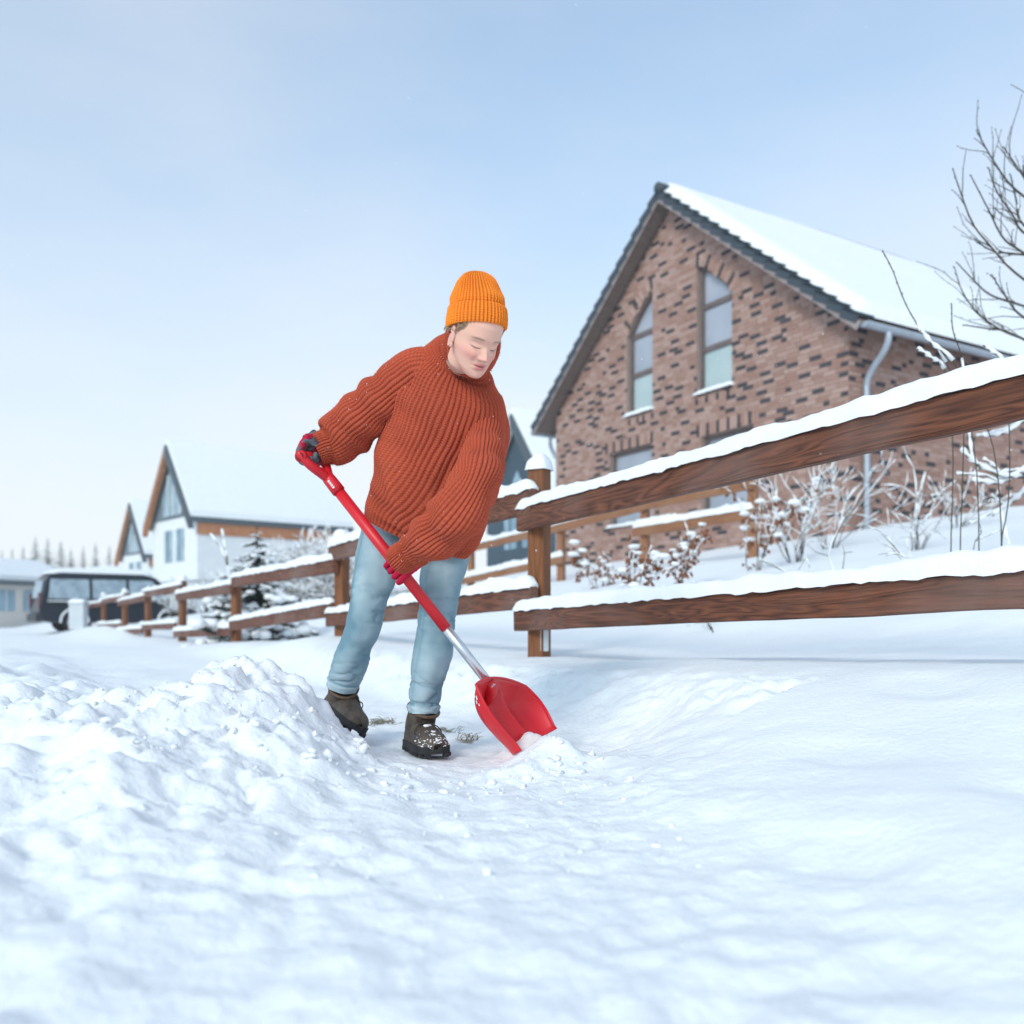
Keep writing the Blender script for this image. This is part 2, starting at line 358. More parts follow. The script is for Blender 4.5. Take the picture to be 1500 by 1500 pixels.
# dry grass showing where the path has been scraped
DRY = P_('dry_grass', (.26, .21, .13), (.09, .075, .05), 60, .9)
mb = MB()
for (px, py, n, r) in ((552, 1052, 26, .05), (574, 1052, 14, .03), (686, 1072, 30, .045), (655, 1062, 8, .05)):
    Yd = (H - .02) * F / (py - HOR); Xd = (px - 750) / F * Yd
    for i in range(n):
        x, y = Xd + rng.normal(0, r * .5), Yd + rng.normal(0, r * .8); z = tz(x, y)
        a = rng.uniform(0, 6.28); l = rng.uniform(.015, .04)
        mb.tube([(x, y, z - .003), (x + l * .4 * math.cos(a), y + l * .4 * math.sin(a), z + l * .4), (x + l * math.cos(a), y + l * math.sin(a), z + l * .45)], [.0016, .0013, .0004], 3, False)
o = mb.build('dry_grass_tufts', DRY); o['kind'] = 'stuff'; 

# ------------------------------------------------------------------ front fence
def snow_strip(mbx, x0, x1, zt, wd, hh, seed, y0=0.0, over=.012, step=.03):
    n = max(8, int((x1 - x0) / step)); xs = np.linspace(x0, x1, n); m = 11; P = np.zeros((n, m, 3))
    a = np.linspace(math.pi, 0, m)
    hv = hh * (1 + .28 * fbm(xs * 2.3 + seed, seed, 0, 3) + .12 * fbm(xs * 14 + seed, 1.0, 0, 2))
    endf = np.clip(np.minimum(xs - x0, x1 - xs) / .05, 0, 1) ** .5; hv = hv * (.25 + .75 * endf)
    for j in range(m):
        c, s_ = math.cos(a[j]), math.sin(a[j])
        yy = (wd / 2 + over * (1 if c < 0 else .6)) * np.sign(c) * abs(c) ** .6
        P[:, j, 0] = xs; P[:, j, 1] = y0 + yy + .005 * fbm(xs * 9, j * .8 + seed, 0, 2)
        P[:, j, 2] = zt - (.006 + .008 * np.maximum(fbm(xs * 12, j * 3 + seed, 3, 2), 0)) * (j in (0, m - 1)) + hv * s_ ** .75 + .004 * fbm(xs * 25, j * .9 + seed, 0, 2)
    V = P.reshape(-1, 3); Fc = [(i * m + j, (i + 1) * m + j, (i + 1) * m + j + 1, i * m + j + 1) for i in range(n - 1) for j in range(m - 1)]
    Fc += [tuple(range(m)), tuple(range((n - 1) * m, n * m))[::-1]]
    mbx.add(V, Fc)
def make_rail(p0, p1, hgt, thk, parent, base, mat, snow_h, seed, wide=None, name='rail', bend=0):
    p0, p1 = np.asarray(p0), np.asarray(p1); dv = p1 - p0; L = np.linalg.norm(dv)
    yaw = math.atan2(dv[1], dv[0]); pit = -math.asin(dv[2] / L)
    n = 40; xs = np.linspace(0, L, n); P = np.zeros((n, 8, 3))
    ws = .004 * fbm(xs * 1.3, seed, 0, 3); wt = .003 * fbm(xs * 3, seed + 5, 0, 3); wb = .003 * fbm(xs * 3, seed + 9, 0, 3)
    b = .006
    prof = [(-thk / 2, -hgt / 2 + b), (-thk / 2 + b, -hgt / 2), (thk / 2 - b, -hgt / 2), (thk / 2, -hgt / 2 + b), (thk / 2, hgt / 2 - b), (thk / 2 - b, hgt / 2), (-thk / 2 + b, hgt / 2), (-thk / 2, hgt / 2 - b)]
    for j, (yy, zz) in enumerate(prof):
        P[:, j, 0] = xs; P[:, j, 1] = yy + ws; P[:, j, 2] = zz + (wt if zz > 0 else wb)
    r = grid(name, P, mat, parent, close=True, cap=True, smooth=False)
    r.location = [float(c) for c in (p0 - base)]; r.rotation_euler = (0, pit, yaw)
    if snow_h:
        mb = MB(); snow_strip(mb, 0.01, L - .01, hgt / 2, wide or thk, snow_h, seed)
        mb.build('snow_cap', SNOW, r, smooth=True)
    return r
fence = thing('wooden_fence', 'brown timber post and rail fence with snow along its rails, running beside the cleared path', 'fence', (AX, AY, tz(AX, AY, False)))
FB = np.array(fence.location)
fang = math.atan2(FU[1], FU[0])
# posts: column, foot row, top row
posts = [(790, 958, 686), (501, 930, 788), (346, 942, 848), (267.5, 939, 850), (217, 933, 866), (183, 920, 868), (152, 912, 872), (131, 912, 877)]
for i, (px, pb, pt) in enumerate(posts):
    Y = fy(px); c = W(px, pb, Y); top = W(px, pt, Y)[2]; x, y = c[0], c[1]; zb = min(c[2], tz(x, y, False)) - .25
    hh = top - zb; s = .098; b = .006
    P = np.zeros((6, 8, 3)); zz = np.linspace(0, hh, 6)
    prof = [(-s / 2 + b, -s / 2), (s / 2 - b, -s / 2), (s / 2, -s / 2 + b), (s / 2, s / 2 - b), (s / 2 - b, s / 2), (-s / 2 + b, s / 2), (-s / 2, s / 2 - b), (-s / 2, -s / 2 + b)]
    for j, (xx, yy) in enumerate(prof): P[:, j, 0] = zz; P[:, j, 1] = xx; P[:, j, 2] = yy      # grain runs along local x
    po = grid('post', P, POSTW, fence, close=True, cap=True, smooth=False)
    M = Matrix((( 0, FU[0], FU[1]), (0, FU[1], -FU[0]), (1, 0, 0)))       # local x up, y along fence, z across it
    po.rotation_euler = M.to_euler(); po.location = (x - FB[0], y - FB[1], zb - FB[2])
    mb = MB(); n = 9; rr = np.linspace(0, 1, 7)
    V = []; 
    for q, rad in enumerate(rr):
        for j in range(16):
            a = 2 * math.pi * j / 16; ca, sa = math.cos(a), math.sin(a); k = 1 / max(abs(ca), abs(sa)) ** .75
            R = (s / 2 + .016) * rad * k
            V.append((hh - .012 * (q == 6) + (.085 if i else .075) * (1 - rad ** 2.6) ** .8 * (1 + .2 * fbm(ca * rad * 1.5 + i * 3, sa * rad * 1.5, i, 2)) , R * ca + .02 * (1 - rad) * math.sin(i * 2.1), R * sa))
    Fc = [(q * 16 + j, q * 16 + (j + 1) % 16, (q + 1) * 16 + (j + 1) % 16, (q + 1) * 16 + j) for q in range(6) for j in range(16)]
    mb.add(V, Fc).build('snow_cap', SNOW, po, smooth=True)
# the galvanised shoe at the foot of the nearest post
mb = MB(); c = W(797, 940, fy(790)); mb.box((c[0], c[1] - .058, c[2] + .02), (.045, .006, .14)); mb.build('post_shoe', P_('zinc', (.55, .6, .64), rough=.35, metal=.7), fence, off=FB)
def rail_pt(px, py, out=.075):
    ox, oy = -FN * out
    k = (px - 750) / F; m = FU[0] / FU[1]; ax, ay = AX + ox, AY + oy
    Y = (ax - m * ay) / (k - m); return W(px, py, Y)
rails = [((1660, 541), (762, 762), .124, .050, 1), ((1660, 853), (757, 909), .116, .058, 1),      # the near bay
         ((783, 733), (484, 812), .13, .065, 2), ((783, 875), (480, 908), .12, .06, 2),
         ((492, 829), (341, 853), .12, .06, 3), ((488, 893), (338, 917), .12, .055, 3),
         ((340, 862), (259, 875), .12, .06, 4), ((338, 925), (256, 929), .11, .06, 4),
         ((264, 862), (210, 871), .12, .06, 5), ((258, 917), (206, 919), .11, .06, 5),
         ((213, 876), (174, 884), .12, .06, 6), ((209, 924), (172, 926), .11, .06, 6),
         ((180, 876), (148, 881), .12, .06, 7), ((176, 916), (143, 917), .11, .06, 7),
         ((150, 884), (126, 889), .12, .06, 8)]
for i, (a, b, hg, sh, k) in enumerate(rails):
    odd = .075 if i < 2 or (i // 2) % 2 == 0 else .078
    make_rail(rail_pt(*b, odd), rail_pt(*a, odd), hg, .046, fence, FB, RAILW, sh, i * 3.7 + 1, wide=.05)

# ------------------------------------------------------------------ brick house
def brickmat(name, rnd_node):
    m, t, b = newmat(name); b.inputs['Roughness'].default_value = .85; b.inputs['Specular IOR Level'].default_value = .15
    if rnd_node == 'obj':
        n = t.nodes.new('ShaderNodeObjectInfo'); n9 = t.nodes.new('ShaderNodeMath'); n9.operation = 'MULTIPLY_ADD'; n9.inputs[1].default_value = .82; n9.inputs[2].default_value = .175
        t.links.new(n.outputs['Random'], n9.inputs[0]); s = n9.outputs[0]
    else: n = t.nodes.new('ShaderNodeAttribute'); n.attribute_name = 'val'; s = n.outputs['Fac']
    r = t.nodes.new('ShaderNodeValToRGB'); r.color_ramp.interpolation = 'CONSTANT'; e = r.color_ramp.elements
    cols = [(0, (.060, .057, .066)), (.17, (.34, .215, .18)), (.32, (.39, .265, .23)), (.5, (.31, .19, .155)), (.66, (.41, .29, .255)), (.84, (.36, .24, .205))]
    e[0].position = 0; e[0].color = (*cols[0][1], 1); e[1].position = cols[1][0]; e[1].color = (*cols[1][1], 1)
    for p, c in cols[2:]: x = e.new(p); x.color = (*c, 1)
    t.links.new(s, r.inputs[0])
    tcn = t.nodes.new('ShaderNodeTexCoord'); nn = t.nodes.new('ShaderNodeTexNoise'); nn.inputs['Scale'].default_value = 11; t.links.new(tcn.outputs['Object'], nn.inputs['Vector'])
    x = t.nodes.new('ShaderNodeMix'); x.data_type = 'RGBA'; x.blend_type = 'MULTIPLY'; x.inputs[0].default_value = .25
    t.links.new(r.outputs[0], x.inputs[6]); t.links.new(nn.outputs['Fac'], x.inputs[7])
    mul = t.nodes.new('ShaderNodeMix'); mul.data_type = 'RGBA'; mul.blend_type = 'MULTIPLY'; mul.inputs[0].default_value = 1; mul.inputs[7].default_value = (1.16, 1.10, 1.07, 1)
    t.links.new(x.outputs[2], mul.inputs[6]); t.links.new(mul.outputs[2], b.inputs['Base Color'])
    return m
BR_O = brickmat('brick_single', 'obj'); BR_S = brickmat('brick_field', 'attr')
MORTAR = P_('mortar', (.33, .26, .235), (.28, .22, .195), 5, .95)
FRAME = P_('window_frame', (.12, .09, .085), (.15, .115, .11), 5, .5)
GLASS = P_('window_glass', (.36, .38, .44), (.28, .31, .37), 1.2, .12, spec=.6)
PANEL = P_('frosted_pane', (.42, .50, .51), (.37, .46, .47), 2, .4)
TILE = P_('roof_tile', (.035, .05, .065), (.055, .07, .085), 5, .6)
VERGE = P_('verge_board', (.30, .255, .25), (.26, .22, .215), 4, .7)
SOFFIT = P_('soffit_boards', (.17, .13, .115), (.22, .17, .15), 3, .8, stretch=(1, 1, 12))
GUT = P_('zinc_gutter', (.42, .46, .52), (.36, .40, .46), 6, .4, metal=.4)

U2 = unit([-770 / F, 1.0]); V2 = np.array([U2[1], -U2[0]])
BW, BL = 8.6, 8.2
kc, kl = (1243 - 750) / F, (815 - 750) / F
YC = BW * (kl * U2[1] - U2[0]) / (kc - kl); XC = kc * YC
CN = np.array([XC, YC]); NG = -V2; NS = -U2                # outward normals of gable and side wall (horizontal)
def hp(s, wv, z): q = CN + U2 * s + V2 * wv; return np.array([q[0], q[1], z])
def gs(px, wv=0.0):
    k = (px - 750) / F; c = CN + V2 * wv
    return (c[0] - k * c[1]) / (k * U2[1] - U2[0])
def gz(px, py, wv=0.0):
    q = CN + V2 * wv + U2 * gs(px, wv); return H - (py - HOR) / F * q[1]
def ws_(px):
    k = (px - 750) / F; return (CN[0] - k * CN[1]) / (k * V2[1] - V2[0])
OV, EV = .4, .5                                             # overhangs at verge and eaves
s_ap = BW / 2
z_ap = H + (HOR - 274) / F * hp(s_ap, -OV, 0)[1]; z_ea = H + (HOR - 457) / F * hp(-EV, -OV, 0)[1]
SL = (z_ap - z_ea) / (s_ap + EV)                            # roof slope, rise per metre
def roof_z(s): return z_ap - SL * abs(s - s_ap)             # top of the tiles
z0 = 1.5
house = thing('brick_house', 'brown and charcoal brick gabled house with thick snow on its roof, behind the fence', 'house', hp(BW / 2, BL / 2, 2.0))
HB = np.array(house.location)
cosr = 1 / math.sqrt(1 + SL * SL)
# window openings on the gable: (s0, s1, sill z, arch function of s giving head height)
wl0, wl1 = gs(956), gs(918.5); wr0, wr1 = gs(1072.5), gs(1021)
zs_ = gz(1046, 572); zsl = gz(937, 606)
zs_ = (zs_ + zsl) / 2
hr_in, hr_out = gz(1021, 385), gz(1072.5, 424); hl_in, hl_out = gz(956, 430), gz(918.5, 492)
head_in = (hr_in + hl_in) / 2; head_out = (hr_out + hl_out) / 2
def arch(s, s0, s1, inner_hi):     # head falls away from the centre line of the gable in a curve
    f = (s - s0) / (s1 - s0); f = f if inner_hi == 0 else 1 - f          # f=0 at the inner jamb
    return head_in - (head_in - head_out) * f ** 1.5
wins = [(wl0, wl1, zs_, lambda s: arch(s, wl0, wl1, 0)), (wr0, wr1, zs_, lambda s: arch(s, wr0, wr1, 1))]
lowtop = gz(1065, 631)
lw = [(gs(955), gs(893), .9 + z0, gz(925, 657)), (gs(1104), gs(1028), .9 + z0, lowtop)]
for a in lw: wins.append((a[0], a[1], a[2], (lambda h: (lambda s: h))(a[3])))
CH = .0815; BLN = .25
pieces = []          # (origin, axis, length, height, normal, random)
wallm = MB()
wseed = np.random.default_rng(11)
def lay(axis, org, nrm, spans_of, zlo, zhi):
    r = 0; z = zlo; prevd, curd, lastd = [], [], [-9]
    while z < zhi:
        zc = z + CH / 2; prevd, curd, lastd = curd, [], [-9]
        for (a, b) in spans_of(zc):
            if b - a < .03: continue
            p = org + axis * a; q = org + axis * b
            wallm.add([(p[0], p[1], z), (q[0], q[1], z), (q[0], q[1], z + CH), (p[0], p[1], z + CH)], [(0, 1, 2, 3)])
            x = a - ((r % 3) * .083 + .02 * (r % 2)); 
            while x < b:
                l = BLN if wseed.random() > .18 else BLN / 2
                x0, x1 = max(x + .006, a + .003), min(x + l - .006, b - .003)
                if x1 - x0 > .025:
                    m_ = org + axis * (x0 + x1) / 2
                    v_ = wseed.random() ** 1.15; cx_ = (x0 + x1) / 2
                    if v_ < .17 and (cx_ - lastd[0] < .30 or any(abs(cx_ - q_) < .12 for q_ in prevd)): v_ = .2 + .8 * wseed.random()
                    if v_ < .17: lastd[0] = cx_; curd.append(cx_)
                    pieces.append((np.array([m_[0], m_[1], zc]), axis, x1 - x0, CH - .013, nrm, v_))
                x += l
        z += CH; r += 1
def gable_spans(z):
    lim_lo, lim_hi = 0.0, BW
    zt = z + .26
    if zt > roof_z(0): 
        dlt = (zt - roof_z(0)) / SL; lim_lo += dlt; lim_hi -= dlt
    if lim_hi - lim_lo < .05: return []
    cuts = []
    for (a, b, zb, hf) in wins:
        if z < zb: continue
        ss = np.linspace(a, b, 13); inside = [s for s in ss if hf(s) > z - CH * .2]
        if inside: cuts.append((min(inside), max(inside)))
    cuts.sort(); res = []; x = lim_lo
    for (a, b) in cuts:
        if a > x: res.append((x, min(a, lim_hi)))
        x = max(x, b)
    if x < lim_hi: res.append((x, lim_hi))
    return res
lay(U2, CN, NG, gable_spans, z0, z_ap)
lay(V2, CN, NS, lambda z: [(0, BL)], z0, roof_z(0) - .12)
# far walls, plain
for (a, b) in ((hp(BW, 0, z0), hp(BW, BL, z0)), (hp(BW, BL, z0), hp(0, BL, z0))):
    hz = roof_z(0) - .2 - z0
    wallm.add([a, b, b + (0, 0, hz), a + (0, 0, hz)], [(0, 1, 2, 3)])
wallm.add([hp(0, BL, roof_z(0) - .2), hp(BW, BL, roof_z(0) - .2), hp(BW / 2, BL, z_ap - .2)], [(0, 1, 2)])
wall = wallm.build('wall', MORTAR, house, off=HB)
# soldier courses: arches of the upper windows and flat lintels and sills
def soldier(s, z, tilt, hgt, wd=.075):
    t = unit(np.array([U2[0] * math.sin(tilt), U2[1] * math.sin(tilt), math.cos(tilt)]))
    a = unit(np.array([U2[0] * math.cos(tilt), U2[1] * math.cos(tilt), -math.sin(tilt)]))
    p = CN + U2 * s
    pieces.append((np.array([p[0], p[1], z]) + t * hgt / 2, a, wd, hgt, NG, (.2 + .8 * wseed.random()) if int(round(s * 11)) % 3 else .05, t))
for (a, b, zb, hf), inner in ((wins[0], 0), (wins[1], 1)):
    n = int((b - a + .1) / .088)
    for i in range(n):
        s = a - .03 + (b - a + .06) * (i + .5) / n; sl = (hf(min(s + .03, b)) - hf(max(s - .03, a))) / .06
        sl = max(-1.2, min(1.2, sl)); soldier(s, hf(min(max(s, a), b)) + .012, -math.atan(sl) * .9, .24)
    n = int((b - a) / .09)
    for i in range(n + 1): soldier(a + (b - a) * i / n, zb - .19, 0, .13)
for (a, b, zb, h) in lw:
    n = int((b - a + .2) / .09)
    for i in range(n + 1): soldier(a - .1 + (b - a + .2) * i / n, h + .01, 0, .24)
def brick_verts(pc, extra=0.0):
    c, ax, l, h, nr = pc[:5]; a3 = np.array([ax[0], ax[1], ax[2] if len(ax) > 2 else 0.]); n3 = np.array([nr[0], nr[1], 0.])
    t3 = pc[6] if len(pc) > 6 else np.array([0, 0, 1.])
    return c, a3, n3, t3, l, h
# the 300 that show largest become single bricks
def shown(pc):
    c = pc[0]; px = 750 + F * c[0] / c[1]; py = HOR - F * (c[2] - H) / c[1]
    a3 = np.array([pc[1][0], pc[1][1], 0]); q = c + a3 * pc[2]; px2 = 750 + F * q[0] / q[1]
    rail_y = 762 - (px - 762) * .246 - 60
    vis = (py < rail_y) and px < 1490 and py > 255
    return (abs(px2 - px) * pc[3] / c[1]) if vis else 0
order = sorted(range(len(pieces)), key=lambda i: -shown(pieces[i]))
single = set(order[:300])
bm_unit = MB().box((0, 0, 0), (1, 1, 1)); um = bpy.data.meshes.new('brick'); um.from_pydata(np.concatenate(bm_unit.v).tolist(), [], bm_unit.f); um.materials.append(BR_O); umd = um.copy(); umd.materials.clear(); umd.materials.append(P_('brick_charcoal', (.060, .057, .066), (.075, .068, .074), 9, .85, spec=.15))
field = MB()
for i, pc in enumerate(pieces):
    c, a3, n3, t3, l, h = brick_verts(pc)
    dep = .03; out_ = .004 + .004 * wseed.random() + (.006 if len(pc) > 6 else 0)
    ctr = c + n3 * (out_ - dep / 2 + .004)
    if i in single:
        o = bpy.data.objects.new('brick', umd if pc[5] < .17 else um); COL.objects.link(o); o.parent = wall
        M = Matrix(((a3[0] * l, n3[0] * dep, t3[0] * h, ctr[0] - HB[0]), (a3[1] * l, n3[1] * dep, t3[1] * h, ctr[1] - HB[1]), (a3[2] * l, n3[2] * dep, t3[2] * h, ctr[2] - HB[2]), (0, 0, 0, 1)))
        o.matrix_local = M
    else: field.box(ctr, (l, dep, h), (a3, n3, t3), pc[5])
fo = field.build('brick_field', BR_S, wall, off=HB); fo['kind'] = 'stuff'
# windows
def window(s0, s1, zb, hf, trans, parent, low=False):
    D = .13
    r = MB()      # reveal
    ss = np.linspace(s0, s1, 11)
    r.add([hp(s1, 0, zb), hp(s1, D + .05, zb), hp(s1, D + .05, hf(s1)), hp(s1, 0, hf(s1))], [(0, 1, 2, 3)])
    r.add([hp(s0, 0, zb), hp(s0, D + .05, zb), hp(s0, D + .05, hf(s0)), hp(s0, 0, hf(s0))], [(0, 1, 2, 3)])
    top = [hp(s, 0, hf(s)) for s in ss] + [hp(s, D + .05, hf(s)) for s in ss]
    r.add(top, [(i, i + 1, 12 + i, 11 + i) for i in range(10)])
    r.add([hp(s0, 0, zb), hp(s1, 0, zb), hp(s1, D, zb), hp(s0, D, zb)], [(0, 1, 2, 3)])
    wob = r.build('window', MORTAR, parent, off=HB)
    f = MB(); fw = .075
    def bar(sa, za, sb, zb_, wd, depth=.06):
        a, b = hp(sa, D, za), hp(sb, D, zb_); m = (a + b) / 2; ax = unit(b - a); n3 = np.array([V2[0], V2[1], 0]); t = np.cross(n3, ax)
        f.box(m, (np.linalg.norm(b - a) + .0, wd, depth), (ax, t, n3))
    bar(s0 + fw / 2, zb, s0 + fw / 2, hf(s0 + fw / 2), fw, .062); bar(s1 - fw / 2, zb, s1 - fw / 2, hf(s1 - fw / 2), fw, .064)
    bar(s0, zb + fw / 2, s1, zb + fw / 2, fw, .058)
    for a, b in zip(ss[:-1], ss[1:]): bar(a, hf(a) - fw / 2, b, hf(b) - fw / 2, fw, .06)
    for zt in trans: bar(s0 + fw, zt, s1 - fw, zt, .10, .054)
    f.build('frame', FRAME, wob, off=HB)
    lev = [zb] + list(trans) + [None]
    for i in range(len(lev) - 1):
        lo = lev[i]; g_ = MB(); xs = np.linspace(s0 + .02, s1 - .02, 9)
        if lev[i + 1] is not None: g_.add([hp(xs[0], D + .015, lo), hp(xs[-1], D + .015, lo), hp(xs[-1], D + .015, lev[i + 1]), hp(xs[0], D + .015, lev[i + 1])], [(0, 1, 2, 3)])
        else: g_.add([hp(xs[0], D + .015, lo)] + [hp(x, D + .015, max(hf(x) - .02, lo)) for x in xs] + [hp(xs[-1], D + .015, lo)], [tuple(range(11))])
        g_.build('pane', PANEL if (i == 0 and not low) else GLASS, wob, off=HB)
    sn = MB(); p0 = hp(s0, 0, zb); L = s1 - s0
    tmp = MB(); snow_strip(tmp, -.06, L + .06, 0, .2, .075, s0 * 3.1)
    V = np.concatenate(tmp.v); X = np.array([p0 + np.array([U2[0], U2[1], 0]) * v[0] + np.array([V2[0], V2[1], 0]) * (v[1] + .03) + (0, 0, v[2] + .004) for v in V])
    sn.add(X, tmp.f); sn.build('snow_on_sill', SNOW, wob, off=HB, smooth=True)
zt1 = (gz(1046, 508) + gz(937, 542)) / 2; zt2 = (gz(1046, 441) + gz(937, 487)) / 2
window(*wins[0], (zt1, zt2), house); window(*wins[1], (zt1, zt2), house)
window(*wins[2], (), house, True); window(*wins[3], (), house, True)
# roof: two slabs, tiles along the verges, boards, snow
roof = MB()
for sg in (-1, 1):
    e = s_ap + sg * (s_ap + EV); zt = lambda s: roof_z(s)
    top = [hp(s_ap, -OV + .02, z_ap - .10), hp(e, -OV + .02, z_ea - .10), hp(e, BL + .35, z_ea - .10), hp(s_ap, BL + .35, z_ap - .10)]
    roof.prism(top, (0, 0, -.09))
roof_o = roof.build('roof', SOFFIT, house, off=HB)
ridge3 = np.array([V2[0], V2[1], 0])
for sg in (-1, 1):
    dn = unit(hp(s_ap + sg, 0, -SL) - hp(s_ap, 0, 0)); up = unit(np.cross(dn, ridge3)); up = up * np.sign(up[2])
    Lr = (s_ap + EV) / cosr; nT = 18; tl = Lr / nT
    for i in range(nT):
        c = hp(s_ap, -OV + .16, z_ap - .055) + dn * (tl * (i + .52)); d2 = unit(dn + up * .17); u2 = unit(np.cross(d2, ridge3)); u2 *= np.sign(u2[2])
        MB().box((0, 0, 0), (tl * 1.06, .36, .05), (d2, ridge3, u2)).box(-ridge3 * .165 - u2 * .06, (tl * 1.04, .03, .15), (d2, ridge3, u2)).build('verge_tile', TILE, roof_o, loc=[float(q) for q in c - HB])
    b = MB(); c = hp(s_ap, -OV + .015, z_ap - .215) + dn * Lr / 2; b.box(c, (Lr, .03, .13), (dn, ridge3, up)); b.build('verge_board', VERGE, roof_o, off=HB)
    # snow blanket
    n, m = 60, 44; S = np.linspace(0, 1, n); Q = np.linspace(0, 1, m); PP = np.zeros((n, m, 3))
    for i, s_ in enumerate(S):
        for j, q in enumerate(Q):
            wv = -OV + .10 + (BL + .45 - .02) * q; p = hp(s_ap, wv, z_ap - .03) + dn * (Lr - .02) * s_
            edge = min(1, min(q * (BL + .4) / .22, (1 - q) * 40, (1 - s_) * Lr / .22)); edge = max(edge, 0) ** .5
            if s_ == 0: edge = min(1, min(q * 40, 1)) ** .5
            h = .19 * edge * (1 + .1 * float(noise3(s_ * 5, q * 7, sg)))
            PP[i, j] = p + np.array([0, 0, h]) * (1.25 if s_ > 0.02 else 1.1)
    grid('roof_snow', PP, SNOW, roof_o, off=HB)
rc = MB(); rc.tube([hp(s_ap, -OV - .01, z_ap - .01), hp(s_ap, -OV + .3, z_ap - .01)], .11, 10); rc.build('ridge_tile', TILE, roof_o, off=HB, smooth=True)
# gutter and downpipes
def half_pipe(sv, mbx):
    n = 9; a = np.linspace(0, math.pi, n); r = .085; z = z_ea - .16
    R = []
    for wv in (-OV + .05, BL + .3):
        R += [hp(sv[0] + sv[1] * (r + r * math.cos(t)), wv, z - r * math.sin(t)) for t in a]
    mbx.add(R, [(i, i + 1, n + i + 1, n + i) for i in range(n - 1)])
    mbx.add([R[i] for i in range(n)], [tuple(range(n))])
gm = MB(); half_pipe((-EV + .02, -1), gm); half_pipe((BW + EV - .02, 1), gm); go = gm.build('gutter', GUT, house, off=HB, smooth=False)
wp = ws_(1262)
wgo = min(np.linspace(0, 4, 400), key=lambda q_: abs(750 + F * hp(-EV - .07, q_, 0)[0] / hp(-EV - .07, q_, 0)[1] - 1301))
pp = [hp(-EV - .07, wgo, z_ea - .22), hp(-EV - .07, wgo, z_ea - .34), hp(-EV + .02, wgo * .8 + wp * .2, z_ea - .50), hp(-.22, wgo * .2 + wp * .8, z_ea - .72), hp(-.10, wp, z_ea - .92), hp(-.10, wp, z_ea - 1.3), hp(-.10, wp, z0 + .2)]
MB().tube(cr(pp, 30), .052, 12).build('downpipe', GUT, house, off=HB, smooth=True)
pp = [hp(BW + EV + .07, .2, z_ea - .2), hp(BW + EV + .07, .2, z_ea - .45), hp(BW + .3, .15, z_ea - .75), hp(BW + .1, .1, z_ea - 1.0), hp(BW + .1, .1, z0)]
MB().tube(cr(pp, 24), .05, 10).build('downpipe', GUT, house, off=HB, smooth=True)

